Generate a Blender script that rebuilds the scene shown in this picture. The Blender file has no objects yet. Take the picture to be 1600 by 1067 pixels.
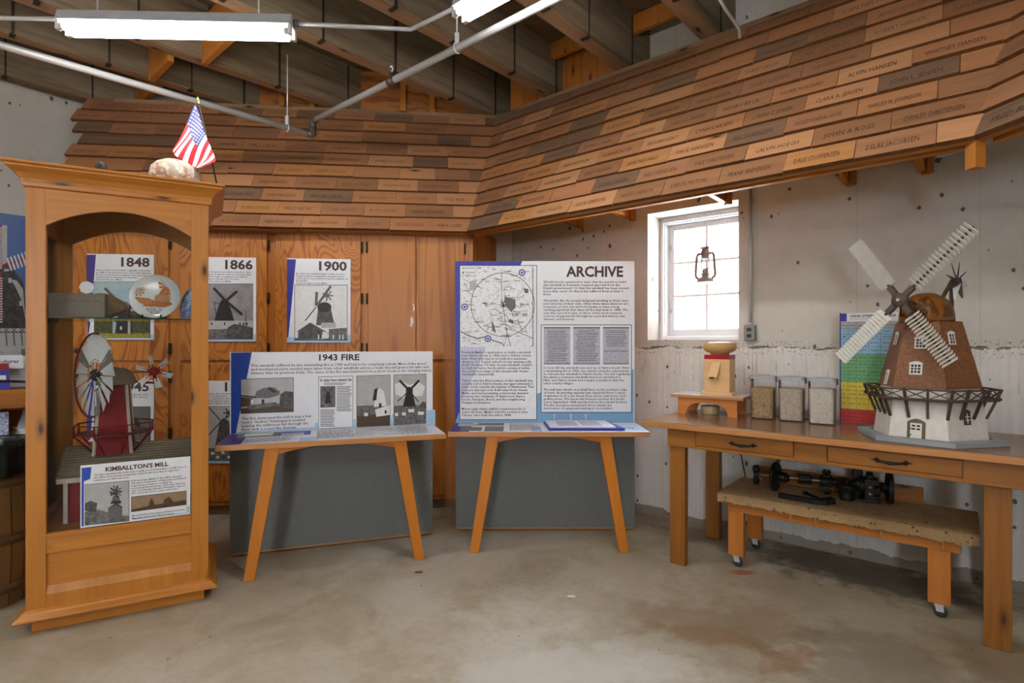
import bpy, bmesh, math, random
from mathutils import Vector, Matrix
random.seed(11)
SC = bpy.context.scene
COL = SC.collection
PI = math.pi
R = math.radians

# ------------------------------------------------------------------ camera, world, exposure
F, HX, HY, CH = 860.0, 800.0, 536.0, 1.40      # focal length and horizon in pixels of a 1600x1067 frame, eye height
cam_d = bpy.data.cameras.new('camera')
cam_d.sensor_width = 36.0
cam_d.lens = F / 1600.0 * 36.0
cam_d.shift_y = (HY - 533.5) / 1600.0
cam_d.clip_start = 0.05
cam_d.clip_end = 200
cam = bpy.data.objects.new('camera', cam_d)
COL.objects.link(cam)
cam.location = (0, 0, CH)
cam.rotation_euler = (PI / 2, 0, 0)
SC.camera = cam
SC.view_settings.view_transform = 'Standard'
SC.view_settings.look = 'None'
SC.view_settings.gamma = 1.0
SC.view_settings.use_curve_mapping = False
SC.view_settings.exposure = 1.33
world = bpy.data.worlds.new('overcast_sky')
SC.world = world
world.use_nodes = True
wb = world.node_tree.nodes['Background']
wb.inputs[0].default_value = (0.90, 0.95, 1.0, 1)
wb.inputs[1].default_value = 26.0
TUBE_STRENGTH = 26.0                           # fluorescent tubes, see fixture()
try:
    SC.cycles.max_bounces = 10
    SC.cycles.transparent_max_bounces = 24
    SC.cycles.sample_clamp_indirect = 6.0
    SC.cycles.caustics_reflective = False
    SC.cycles.caustics_refractive = False
except Exception:
    pass

# ------------------------------------------------------------------ materials
MATS = {}
def srgb(r, g, b):
    f = lambda c: (c / 255 / 12.92) if c / 255 <= 0.04045 else ((c / 255 + 0.055) / 1.055) ** 2.4
    return (f(r), f(g), f(b), 1.0)

class NT:
    def __init__(s, name):
        s.m = bpy.data.materials.new(name); s.m.use_nodes = True
        s.t = s.m.node_tree; s.n = s.t.nodes
        s.b = s.n['Principled BSDF']; s.out = s.n['Material Output']
    def add(s, typ, **kw):
        n = s.n.new(typ)
        for k, v in kw.items(): setattr(n, k, v)
        return n
    def link(s, a, b): s.t.links.new(a, b)
    def val(s, sock, v):
        if hasattr(v, 'is_linked') or isinstance(v, bpy.types.NodeSocket): s.link(v, sock)
        else: sock.default_value = v
    def coord(s, which='UV', scale=(1, 1, 1), loc=(0, 0, 0), rot=(0, 0, 0)):
        c = s.add('ShaderNodeTexCoord'); m = s.add('ShaderNodeMapping')
        m.inputs['Scale'].default_value = scale; m.inputs['Location'].default_value = loc; m.inputs['Rotation'].default_value = rot
        s.link(c.outputs[which], m.inputs['Vector']); return m.outputs[0]
    def noise(s, vec, scale=5, detail=4, rough=0.55, dist=0.0):
        n = s.add('ShaderNodeTexNoise'); s.link(vec, n.inputs['Vector'])
        n.inputs['Scale'].default_value = scale; n.inputs['Detail'].default_value = detail
        n.inputs['Roughness'].default_value = rough; n.inputs['Distortion'].default_value = dist
        return n.outputs['Fac']
    def voro(s, vec, scale=5, feature='F1', rnd=1.0, dim='3D'):
        n = s.add('ShaderNodeTexVoronoi', feature=feature, voronoi_dimensions=dim); s.link(vec, n.inputs['Vector'])
        n.inputs['Scale'].default_value = scale; n.inputs['Randomness'].default_value = rnd
        return n
    def ramp(s, fac, stops):
        r = s.add('ShaderNodeValToRGB'); cr = r.color_ramp
        while len(cr.elements) < len(stops): cr.elements.new(0.5)
        for e, (p, c) in zip(cr.elements, stops):
            e.position = p; e.color = c if len(c) == 4 else (*c, 1)
        s.link(fac, r.inputs[0]); return r.outputs[0]
    def bw(s, fac, a, b):
        return s.ramp(fac, [(a, (0, 0, 0, 1)), (b, (1, 1, 1, 1))])
    def mix(s, fac, a, b, blend='MIX'):
        m = s.add('ShaderNodeMix', data_type='RGBA', blend_type=blend)
        s.val(m.inputs[0], fac); s.val(m.inputs[6], a); s.val(m.inputs[7], b); return m.outputs[2]
    def math(s, op, a, b=0.0):
        m = s.add('ShaderNodeMath', operation=op); s.val(m.inputs[0], a); s.val(m.inputs[1], b); return m.outputs[0]
    def sep(s, vec):
        x = s.add('ShaderNodeSeparateXYZ'); s.link(vec, x.inputs[0]); return x.outputs
    def bump(s, h, strength=0.3, dist=0.01):
        b = s.add('ShaderNodeBump'); b.inputs['Strength'].default_value = strength; b.inputs['Distance'].default_value = dist
        s.link(h, b.inputs['Height']); s.link(b.outputs[0], s.b.inputs['Normal'])
    def fin(s, color=None, rough=0.5, metal=0.0, spec=0.5, coat=0.0):
        if color is not None: s.val(s.b.inputs['Base Color'], color)
        s.val(s.b.inputs['Roughness'], rough); s.b.inputs['Metallic'].default_value = metal
        s.b.inputs['Specular IOR Level'].default_value = spec
        if coat: s.b.inputs['Coat Weight'].default_value = coat; s.b.inputs['Coat Roughness'].default_value = 0.25
        return s.m

def flat(name, rgb, rough=0.6, metal=0.0, spec=0.4, var=0.06, scale=30):
    if name in MATS: return MATS[name]
    t = NT(name); v = t.coord('Object')
    n = t.noise(v, scale, 3)
    c = srgb(*rgb)
    d = tuple(max(0, x * (1 - var * 2)) for x in c[:3]) + (1,)
    col = t.ramp(n, [(0.3, d), (0.7, c)])
    MATS[name] = t.fin(col, rough, metal, spec); return MATS[name]

def wood(name, light, dark, grain=1.0, knots=0.0, rough=0.42, knotcol=(70, 38, 16), along=1.6, spec=0.4, streak=0.0, streakcol=(80, 60, 45)):
    """UV: u runs along the grain in metres"""
    if name in MATS: return MATS[name]
    t = NT(name); v = t.coord('UV')
    vs = t.coord('UV', (along, 34 * grain, 1))
    n1 = t.noise(vs, 1.0, 5, 0.6, 0.4)
    vl = t.coord('UV', (0.9, 7 * grain, 1))
    n2 = t.noise(vl, 1.0, 3, 0.5, 0.6)
    L, D = srgb(*light), srgb(*dark)
    mid = tuple((a + b) / 2 for a, b in zip(L, D))
    c = t.ramp(n1, [(0.28, D), (0.5, mid), (0.72, L)])
    c2 = t.ramp(n2, [(0.3, mid), (0.65, L)])
    col = t.mix(0.5, c, c2)
    if streak:
        vk = t.coord('UV', (0.7, 14, 1), (3.3, 1.7, 0))
        k = t.bw(t.noise(vk, 1.0, 4, 0.6, 0.3), 0.52, 0.68)
        col = t.mix(t.math('MULTIPLY', k, streak), col, srgb(*streakcol))
    if knots:
        vk = t.coord('UV', (3.0, 9.0, 1))
        vo = t.voro(vk, 1.0, dim='2D')
        g = t.math('LESS_THAN', t.sep(vo.outputs['Color'])[0], knots)
        k = t.math('MULTIPLY', g, t.ramp(vo.outputs['Distance'], [(0.05, (1, 1, 1, 1)), (0.11, (0.4, 0.4, 0.4, 1)), (0.24, (0, 0, 0, 1))]))
        col = t.mix(k, col, srgb(*knotcol))
    t.bump(n1, 0.06, 0.003)
    MATS[name] = t.fin(col, rough, 0, spec); return MATS[name]

def plywood(name, light, dark, freq=9.0, rough=0.4, su=1.1, sv=4.2):
    if name in MATS: return MATS[name]
    t = NT(name)
    v = t.coord('UV', (su, sv, 1))
    n = t.noise(v, 1.0, 2, 0.45, 0.9)
    w = t.math('SINE', t.math('MULTIPLY', n, freq * 2 * PI))
    w = t.math('ADD', t.math('MULTIPLY', w, 0.5), 0.5)
    fine = t.noise(t.coord('UV', (2, 60, 1)), 1.0, 4, 0.6)
    big = t.noise(t.coord('UV', (0.8, 1.5, 1)), 1.0, 3)
    L, D = srgb(*light), srgb(*dark)
    c = t.ramp(w, [(0.0, D), (0.35, tuple(0.3 * a + 0.7 * b for a, b in zip(D, L))), (0.8, L)])
    c = t.mix(t.math('MULTIPLY', fine, 0.35), c, D)
    c = t.mix(t.bw(big, 0.4, 0.85), c, tuple(0.55 * a + 0.45 * b for a, b in zip(L, D)))
    MATS[name] = t.fin(c, rough, 0, 0.4); return MATS[name]

def glass(name, tint=(1, 1, 1), refl=0.06, rough=0.02, haze=0.0, hazecol=(1, 1, 1)):
    if name in MATS: return MATS[name]
    t = NT(name)
    tr = t.add('ShaderNodeBsdfTransparent'); tr.inputs[0].default_value = (*tint, 1)
    gl = t.add('ShaderNodeBsdfGlossy'); gl.inputs['Roughness'].default_value = rough
    lw = t.add('ShaderNodeFresnel'); lw.inputs['IOR'].default_value = 1.27
    mx = t.add('ShaderNodeMixShader'); t.link(lw.outputs[0], mx.inputs[0])
    src = tr.outputs[0]
    if haze:
        df = t.add('ShaderNodeBsdfDiffuse'); df.inputs[0].default_value = (*hazecol, 1)
        m2 = t.add('ShaderNodeMixShader'); m2.inputs[0].default_value = haze
        t.link(tr.outputs[0], m2.inputs[1]); t.link(df.outputs[0], m2.inputs[2]); src = m2.outputs[0]
    t.link(src, mx.inputs[1]); t.link(gl.outputs[0], mx.inputs[2])
    t.link(mx.outputs[0], t.out.inputs[0]); MATS[name] = t.m; return t.m

def emit(name, rgb, strength):
    t = NT(name); e = t.add('ShaderNodeEmission'); e.inputs[0].default_value = (*rgb, 1); e.inputs[1].default_value = strength
    t.link(e.outputs[0], t.out.inputs[0]); MATS[name] = t.m; return t.m

def concrete_wall():
    t = NT('cast_concrete_wall'); v = t.coord('Object'); s = t.sep(v)
    big = t.noise(v, 0.9, 5, 0.6, 0.3); fine = t.noise(v, 14, 5, 0.65)
    col = t.ramp(big, [(0.3, srgb(186, 180, 170)), (0.7, srgb(214, 210, 202))])
    # limewashed, whiter lift below the cold joint
    jn = t.noise(t.coord('Object', (2.2, 2.2, 2.2)), 1.5, 6, 0.7)
    zj = t.math('ADD', s[2], t.math('MULTIPLY', t.math('SUBTRACT', jn, 0.5), 0.12))
    below = t.math('LESS_THAN', zj, 1.36)
    streak = t.noise(t.coord('Object', (38, 38, 1.1)), 1.0, 4, 0.6)
    lower = t.ramp(streak, [(0.28, srgb(212, 209, 204)), (0.6, srgb(225, 223, 218))])
    col = t.mix(below, col, lower)
    col = t.mix(t.math('MULTIPLY', t.bw(fine, 0.35, 0.75), 0.16), col, srgb(150, 142, 130))
    # the rough joint line and the runs of grout under it
    d = t.math('ABSOLUTE', t.math('SUBTRACT', zj, 1.36))
    crack = t.math('LESS_THAN', d, t.math('MULTIPLY', t.bw(t.noise(v, 9, 4, .7), 0.45, 0.62), 0.011))
    col = t.mix(t.math('MULTIPLY', crack, 0.85), col, srgb(84, 74, 58))
    rag = t.math('MULTIPLY', t.bw(t.noise(v, 60, 3, 0.7), 0.56, 0.60), t.math('LESS_THAN', d, 0.05))
    col = t.mix(t.math('MULTIPLY', rag, 0.6), col, srgb(104, 94, 80))
    runs = t.bw(t.noise(t.coord('Object', (60, 60, 2.2)), 1.0, 3, 0.6), 0.60, 0.66)
    runs = t.math('MULTIPLY', runs, t.math('MULTIPLY', below, t.math('GREATER_THAN', t.math('ADD', zj, t.math('MULTIPLY', fine, .5)), 1.36)))
    col = t.mix(t.math('MULTIPLY', runs, 0.5), col, srgb(120, 108, 92))
    # form-board lines
    lin = t.math('LESS_THAN', t.math('ABSOLUTE', t.math('SUBTRACT', t.math('FRACT', t.math('MULTIPLY', s[0], 1.63)), 0.5)), 0.004)
    col = t.mix(t.math('MULTIPLY', lin, 0.25), col, srgb(120, 112, 100))
    # air holes
    h = None
    pn = t.math('MULTIPLY', t.math('SUBTRACT', t.noise(v, 55, 3, .7), .5), .24)
    for sc, th, g in ((9, 0.10, 0.42), (19, 0.14, 0.38), (4, 0.045, 0.5)):
        vo = t.voro(t.coord('Object', (1, 1, 0.8), (sc * 1.7, sc, 0.3 * sc)), sc)
        rr = t.sep(vo.outputs['Color'])
        k = t.math('MULTIPLY', t.math('LESS_THAN', t.math('ADD', vo.outputs['Distance'], pn), t.math('MULTIPLY', rr[1], th * 1.5)), t.math('LESS_THAN', rr[0], g))
        h = k if h is None else t.math('MAXIMUM', h, k)
    nn = t.math('GREATER_THAN', t.math('ADD', t.noise(v, 2.2, 2), t.math('MULTIPLY', below, .1)), 0.46)
    h = t.math('MULTIPLY', h, nn)
    col = t.mix(t.math('MULTIPLY', h, 0.85), col, srgb(62, 54, 44))
    # crumbling dirty foot of the wall
    foot = t.math('LESS_THAN', t.math('ADD', s[2], t.math('MULTIPLY', jn, 0.16)), 0.145)
    col = t.mix(t.math('MULTIPLY', foot, 0.75), col, srgb(112, 100, 76))
    hh = t.math('SUBTRACT', fine, t.math('ADD', t.math('MULTIPLY', h, 1.5), crack))
    t.bump(hh, 0.25, 0.006)
    return t.fin(col, 0.85, 0, 0.2)

def concrete_floor():
    t = NT('worn_concrete_floor'); v = t.coord('Object')
    big = t.noise(v, 0.55, 5, 0.6, 0.5); mid = t.noise(v, 2.3, 6, 0.65, 0.4); fine = t.noise(v, 26, 5, 0.7)
    col = t.ramp(big, [(0.32, srgb(150, 137, 114)), (0.5, srgb(174, 165, 148)), (0.68, srgb(190, 186, 180))])
    col = t.mix(t.math('MULTIPLY', t.bw(mid, 0.45, 0.68), 0.6), col, srgb(140, 123, 94))
    col = t.mix(t.math('MULTIPLY', t.bw(fine, 0.45, 0.75), 0.22), col, srgb(120, 108, 88))
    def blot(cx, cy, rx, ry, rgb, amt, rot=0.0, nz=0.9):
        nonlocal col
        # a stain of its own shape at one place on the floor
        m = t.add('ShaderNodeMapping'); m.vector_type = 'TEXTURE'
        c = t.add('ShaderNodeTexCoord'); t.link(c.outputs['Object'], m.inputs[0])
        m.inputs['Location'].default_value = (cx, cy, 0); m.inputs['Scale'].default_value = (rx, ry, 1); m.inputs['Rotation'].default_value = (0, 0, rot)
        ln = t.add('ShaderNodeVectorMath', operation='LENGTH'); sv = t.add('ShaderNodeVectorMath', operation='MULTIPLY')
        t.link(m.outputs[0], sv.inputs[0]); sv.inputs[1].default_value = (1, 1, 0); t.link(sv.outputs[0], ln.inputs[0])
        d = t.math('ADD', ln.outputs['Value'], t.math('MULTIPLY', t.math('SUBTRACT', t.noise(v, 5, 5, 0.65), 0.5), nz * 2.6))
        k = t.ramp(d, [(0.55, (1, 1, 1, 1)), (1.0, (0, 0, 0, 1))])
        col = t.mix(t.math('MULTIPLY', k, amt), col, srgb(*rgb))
    blot(1.05, 2.75, 0.55, 0.30, (128, 104, 72), 0.45)
    blot(1.25, 2.45, 0.26, 0.10, (146, 96, 54), 0.5, 0.5)
    blot(0.95, 2.62, 0.30, 0.10, (136, 100, 60), 0.45, -0.4)
    blot(0.25, 2.35, 0.7, 0.22, (196, 193, 188), 0.5, 0.2)
    blot(1.6, 2.4, 0.5, 0.4, (104, 96, 82), 0.4)
    blot(2.2, 2.4, 0.35, 0.3, (110, 92, 66), 0.5)
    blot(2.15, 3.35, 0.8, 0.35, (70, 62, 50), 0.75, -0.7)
    blot(1.41, 3.36, 0.10, 0.05, (150, 86, 54), 0.9, 0, 0.3)
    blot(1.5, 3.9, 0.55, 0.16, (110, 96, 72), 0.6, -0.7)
    # specks
    vo = t.voro(v, 11); rr = t.sep(vo.outputs['Color'])
    k = t.math('MULTIPLY', t.math('LESS_THAN', vo.outputs['Distance'], t.math('MULTIPLY', rr[1], 0.10)), t.math('LESS_THAN', rr[0], 0.4))
    col = t.mix(t.math('MULTIPLY', k, 0.6), col, srgb(70, 62, 50))
    rough = t.math('ADD', t.math('MULTIPLY', mid, 0.3), 0.42)
    t.bump(fine, 0.08, 0.003)
    return t.fin(col, rough, 0, 0.35)

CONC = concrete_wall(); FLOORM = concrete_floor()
PINE = wood('golden_pine', (196, 128, 48), (148, 90, 24), 1.0, 0.10, 0.38, streak=.25, streakcol=(140, 80, 22))
PINE_D = wood('golden_pine_shelf', (172, 110, 50), (128, 76, 28), 1.0, 0.12, 0.45)
FIR = wood('honey_fir', (200, 132, 40), (172, 104, 24), 1.3, 0.0, 0.4)
BENCHW = wood('bench_pine', (158, 101, 36), (98, 60, 18), 0.8, 0.07, 0.42, streak=0.4, streakcol=(110, 66, 26))
TOPW = wood('worn_bench_top', (156, 118, 86), (108, 72, 46), 0.5, 0.0, 0.2, spec=0.6, streak=.35, streakcol=(88, 58, 36))
EDGEW = wood('bench_edge', (192, 136, 84), (160, 104, 56), 1.5, 0, 0.4)
PLYC = plywood('fir_plywood_doors', (194, 122, 40), (142, 74, 16), 15.0)
PLYP = plywood('plain_plywood_doors', (188, 120, 44), (158, 90, 26), 4.0, 0.4, 0.35, 6.0)
PLYI = plywood('infill_plywood', (176, 112, 50), (112, 64, 24), 6.0, 0.6)
BLOCKW = wood('orange_blocking', (188, 118, 44), (142, 82, 24), 0.8, 0.08, 0.6)
BEAMW = wood('limewashed_old_timber', (148, 132, 108), (76, 64, 48), 0.3, 0.0, 0.85, streak=0.55, streakcol=(70, 58, 44), spec=0.15)
BEAM_S = wood('raw_beam_underside', (158, 126, 96), (96, 74, 54), 0.5, 0.25, 0.85, knotcol=(36, 26, 18), spec=0.15)
DECKW = wood('dark_deck_boards', (124, 102, 76), (70, 54, 38), 0.6, 0.0, 0.8, spec=0.2)
IRON = flat('black_iron', (30, 29, 28), 0.45, 0.5, 0.5)
BRONZE = flat('dark_bronze', (66, 52, 32), 0.4, 0.7)
GALV = flat('galvanised_steel', (198, 201, 204), 0.42, 0.3, 0.5, 0.05, 8)
GALVD = flat('dark_pipe_fitting', (104, 100, 92), 0.5, 0.6)
WHITE = flat('white_paint', (232, 230, 224), 0.5)
STEELW = flat('white_enamel', (214, 215, 216), 0.35)
GREYP = flat('slate_grey_laminate', (112, 116, 114), 0.55)
BLACK = flat('matt_black', (24, 23, 22), 0.6)
PAPER = flat('white_board', (226, 228, 232), 0.4, 0, 0.4, 0.02)
INK_T = flat('brown_ink', (74, 50, 46), 0.5)
INK_B = flat('body_ink', (74, 68, 72), 0.5)
NAVY = flat('navy_ink', (50, 52, 148), 0.45, var=0.03)
NAVY2 = flat('royal_ink', (36, 72, 168), 0.45, var=0.03)
PURP = flat('violet_ink', (66, 52, 128), 0.45, var=0.03)
LBLUE = flat('pale_blue_ink', (164, 198, 224), 0.45, var=0.03)
MBLUE = flat('mid_blue_ink', (122, 168, 206), 0.45, var=0.03)
LAV = flat('lavender_ink', (196, 198, 220), 0.45, var=0.03)
PH_D = flat('photo_black', (38, 36, 36), 0.4)
PH_M = flat('photo_grey', (104, 102, 102), 0.4, var=0.15, scale=60)
PH_L = flat('photo_light_grey', (178, 177, 176), 0.4, var=0.08, scale=25)
PH_W = flat('photo_white', (222, 222, 220), 0.4)
SEPIA = flat('photo_sepia', (150, 126, 96), 0.4, var=0.12)
SEPIAD = flat('photo_sepia_dark', (82, 64, 46), 0.4, var=0.15, scale=60)
RED = flat('barn_red_paint', (138, 18, 26), 0.6, 0, 0.2, var=0.12)
REDD = flat('dark_red_paint', (112, 24, 26), 0.5)
def mottled(name, a, b, scale=60, lo=0.42, hi=0.6):
    t = NT(name); v = t.coord('Object')
    MATS[name] = t.fin(t.ramp(t.noise(v, scale, 5, 0.7), [(lo, srgb(*a)), (hi, srgb(*b))]), 0.5); return MATS[name]
PH_BUSH = mottled('photo_foliage', (34, 33, 32), (100, 98, 96), 40, .3, .75)
PH_GRND = mottled('photo_ground', (46, 44, 44), (132, 130, 128), 45, .3, .75)
MAPM = mottled('map_paper', (190, 192, 196), (226, 228, 230), 40, 0.35, 0.5)
SCRIPT = mottled('faded_document', (150, 148, 164), (194, 194, 206), 90, 0.35, 0.65)
GLASS_C = glass('case_glass', (0.96, 0.97, 0.965))
GLASS_S = glass('shelf_glass', (0.80, 0.90, 0.86))
GLASS_E = flat('green_glass_edge', (46, 84, 70), 0.2)
GLASS_W = glass('window_glass', (0.97, 0.98, 1.0))
CLEAR = glass('clear_plastic', (0.97, 0.97, 0.98), haze=0.035, hazecol=(0.8, 0.82, 0.86))
TUBEM = emit('lit_fluorescent_tube', (1.0, 0.975, 0.94), TUBE_STRENGTH)

# ------------------------------------------------------------------ mesh builder
class MB:
    """collects shapes with UVs (u along the grain) and builds them as one mesh object"""
    def __init__(s):
        s.v = []; s.f = []; s.mi = []; s.uv = []; s.sm = []; s.M = None; s.mats = []
    def mat(s, m):
        if m not in s.mats: s.mats.append(m)
        return s.mats.index(m)
    def _add(s, pts):
        b = len(s.v)
        for p in pts:
            p = Vector(p)
            s.v.append(s.M @ p if s.M else p)
        return b
    def _face(s, idx, m, uv, smooth=False):
        s.f.append(idx); s.mi.append(m); s.uv.append(uv); s.sm.append(smooth)
    def hexa(s, p, m, grain=None, uvo=None):
        """p: 4 bottom + 4 top corners in the same turn"""
        m = s.mat(m); p = [Vector(q) for q in p]; b = s._add(p)
        ex = ((p[1] - p[0]).length, (p[3] - p[0]).length, (p[4] - p[0]).length)
        g = grain if grain is not None else max(range(3), key=lambda i: ex[i])
        ax = [(p[1] - p[0]), (p[3] - p[0]), (p[4] - p[0])]
        ax = [a.normalized() if a.length > 1e-9 else Vector((0, 0, 1)) for a in ax]
        o = uvo or (random.uniform(0, 30), random.uniform(0, 30))
        for f, n in (((0, 3, 2, 1), 2), ((4, 5, 6, 7), 2), ((0, 1, 5, 4), 1), ((3, 7, 6, 2), 1), ((0, 4, 7, 3), 0), ((1, 2, 6, 5), 0)):
            oth = [i for i in range(3) if i != n]
            if n == g: ua, va = ax[oth[0]] * 0.3, ax[oth[1]]
            else:
                va_i = [i for i in oth if i != g][0]; ua, va = ax[g], ax[va_i]
            sh = n * 0.37
            s._face([b + i for i in f], m, [(o[0] + (p[i] - p[0]).dot(ua), o[1] + sh + (p[i] - p[0]).dot(va)) for i in f])
        return s
    def box(s, x0, x1, y0, y1, z0, z1, m, grain=None):
        return s.hexa([(x0, y0, z0), (x1, y0, z0), (x1, y1, z0), (x0, y1, z0), (x0, y0, z1), (x1, y0, z1), (x1, y1, z1), (x0, y1, z1)], m, grain)
    def bar(s, a, b, w, h, m, up=(0, 0, 1)):
        """rectangular bar from a to b, w across, h along up"""
        a, b = Vector(a), Vector(b); d = (b - a).normalized(); up = Vector(up)
        x = d.cross(up)
        if x.length < 1e-5: x = d.cross(Vector((1, 0, 0)))
        x.normalize(); u = x.cross(d).normalized()
        x *= w / 2; u *= h / 2
        return s.hexa([a - x - u, a + x - u, a + x + u, a - x + u, b - x - u, b + x - u, b + x + u, b - x + u], m, 2)
    def poly(s, pts, m, uvs=None):
        m = s.mat(m); b = s._add(pts)
        if uvs is None: uvs = [(Vector(p).x, Vector(p).z) for p in pts]
        s._face(list(range(b, b + len(pts))), m, uvs)
        return s
    def prism(s, pts, c0, c1, m, plane='xz', grain='a'):
        """polygon (a,b) extruded from c0 to c1 along the third axis"""
        T = {'xz': lambda a, b, c: (a, c, b), 'xy': lambda a, b, c: (a, b, c), 'yz': lambda a, b, c: (c, a, b)}[plane]
        m = s.mat(m); n = len(pts)
        b0 = s._add([T(a, b, c0) for a, b in pts]); b1 = s._add([T(a, b, c1) for a, b in pts])
        o = (random.uniform(0, 30), random.uniform(0, 30))
        uv = lambda a, b: (o[0] + a, o[1] + b) if grain == 'a' else (o[0] + b, o[1] + a)
        s._face(list(range(b0, b0 + n)), m, [uv(*p) for p in pts])
        s._face(list(range(b1, b1 + n))[::-1], m, [uv(*p) for p in pts[::-1]])
        for i in range(n):
            j = (i + 1) % n
            L = math.hypot(pts[j][0] - pts[i][0], pts[j][1] - pts[i][1])
            s._face([b0 + i, b0 + j, b1 + j, b1 + i], m, [(o[0], o[1]), (o[0] + L, o[1]), (o[0] + L, o[1] + c1 - c0), (o[0], o[1] + c1 - c0)])
        return s
    def tube(s, path, r, m, n=10, caps=True, closed=False):
        m = s.mat(m); P = [Vector(p) for p in path]; k = len(P)
        rs = r if isinstance(r, (list, tuple)) else [r] * k
        d0 = (P[1] - P[0]).normalized(); ref = Vector((0, 0, 1)) if abs(d0.z) < 0.9 else Vector((1, 0, 0))
        rings = []
        x = d0.cross(ref).normalized()
        for i in range(k):
            if closed: d = (P[(i + 1) % k] - P[i - 1]).normalized()
            elif i == 0: d = d0
            elif i == k - 1: d = (P[-1] - P[-2]).normalized()
            else: d = ((P[i + 1] - P[i]).normalized() + (P[i] - P[i - 1]).normalized()).normalized()
            x = (x - d * x.dot(d)).normalized(); y = d.cross(x)
            rings.append(s._add([P[i] + (x * math.cos(2 * PI * j / n) + y * math.sin(2 * PI * j / n)) * rs[i] for j in range(n)]))
        L = 0
        for i in range(k if closed else k - 1):
            a, b = rings[i], rings[(i + 1) % k]; L2 = L + (P[(i + 1) % k] - P[i]).length
            for j in range(n):
                q = (j + 1) % n
                s._face([a + j, a + q, b + q, b + j], m, [(L, j / n), (L, (j + 1) / n), (L2, (j + 1) / n), (L2, j / n)], True)
            L = L2
        if caps and not closed:
            s._face([rings[0] + j for j in range(n)][::-1], m, [(0, 0)] * n); s._face([rings[-1] + j for j in range(n)], m, [(0, 0)] * n)
        return s
    def lathe(s, prof, m, c=(0, 0, 0), n=24, rot=None, smooth=True, sx=1.0, sy=1.0, a0=0.0, cap=True):
        """profile of (radius, height) about an axis through c; rot turns the z axis"""
        m = s.mat(m); c = Vector(c); rings = []
        for r, z in prof:
            pts = [Vector((r * sx * math.cos(2 * PI * j / n + a0), r * sy * math.sin(2 * PI * j / n + a0), z)) for j in range(n)]
            rings.append(s._add([(rot @ p if rot else p) + c for p in pts]))
        for i in range(len(prof) - 1):
            a, b = rings[i], rings[i + 1]
            for j in range(n):
                q = (j + 1) % n
                s._face([a + j, a + q, b + q, b + j], m, [(j / n, prof[i][1]), ((j + 1) / n, prof[i][1]), ((j + 1) / n, prof[i + 1][1]), (j / n, prof[i + 1][1])], smooth)
        if cap and prof[0][0] > 1e-5: s._face([rings[0] + j for j in range(n)][::-1], m, [(math.cos(j), math.sin(j)) for j in range(n)])
        if cap and prof[-1][0] > 1e-5: s._face([rings[-1] + j for j in range(n)], m, [(math.cos(j), math.sin(j)) for j in range(n)])
        return s
    def grid(s, fn, nu, nv, m, matfn=None, smooth=True):
        """fn(u,v)->point on a sheet; matfn(i,j)->material"""
        base = s._add([fn(i / nu, j / nv) for j in range(nv + 1) for i in range(nu + 1)])
        for j in range(nv):
            for i in range(nu):
                q = base + j * (nu + 1) + i
                mm = s.mat(matfn(i, j) if matfn else m)
                s._face([q, q + 1, q + nu + 2, q + nu + 1], mm, [(i / nu, j / nv), ((i + 1) / nu, j / nv), ((i + 1) / nu, (j + 1) / nv), (i / nu, (j + 1) / nv)], smooth)
        return s
    def build(s, name, parent=None, bevel=0.0, loc=None, rotz=0.0, label=None, seg=2, weld=False):
        me = bpy.data.meshes.new(name)
        me.from_pydata([tuple(v) for v in s.v], [], s.f)
        for m in s.mats: me.materials.append(m)
        uvl = me.uv_layers.new(name='grain')
        k = 0
        for p, mi, uv, sm in zip(me.polygons, s.mi, s.uv, s.sm):
            p.material_index = mi; p.use_smooth = sm
            for q in range(p.loop_total): uvl.data[p.loop_start + q].uv = uv[q]
        bm = bmesh.new(); bm.from_mesh(me)
        if weld: bmesh.ops.remove_doubles(bm, verts=bm.verts, dist=1e-5)
        bmesh.ops.recalc_face_normals(bm, faces=bm.faces)
        bm.to_mesh(me); bm.free()
        o = bpy.data.objects.new(name, me); COL.objects.link(o)
        if parent is not None: o.parent = parent
        if loc is not None: o.location = loc
        if rotz: o.rotation_euler = (0, 0, rotz)
        if bevel:
            b = o.modifiers.new('bevel', 'BEVEL'); b.width = bevel; b.segments = seg; b.limit_method = 'ANGLE'; b.angle_limit = R(40)
        if label: o['label'] = label
        return o

def tag(o, label=None, cat=None, group=None, kind=None):
    if label: o['label'] = label
    if cat: o['category'] = cat
    if group: o['group'] = group
    if kind: o['kind'] = kind
    return o
def thing(name, label, cat, loc=(0, 0, 0), rotz=0.0, group=None):
    o = bpy.data.objects.new(name, None); COL.objects.link(o)
    o.empty_display_size = 0.1; o.location = loc; o.rotation_euler = (0, 0, rotz)
    return tag(o, label, cat, group)
def struct(o): o['kind'] = 'structure'; return o
def copy_tree(o, parent=None):
    c = o.copy(); COL.objects.link(c)
    if parent is not None: c.parent = parent
    for ch in [q for q in bpy.data.objects if q.parent == o]: copy_tree(ch, c)
    return c

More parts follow.
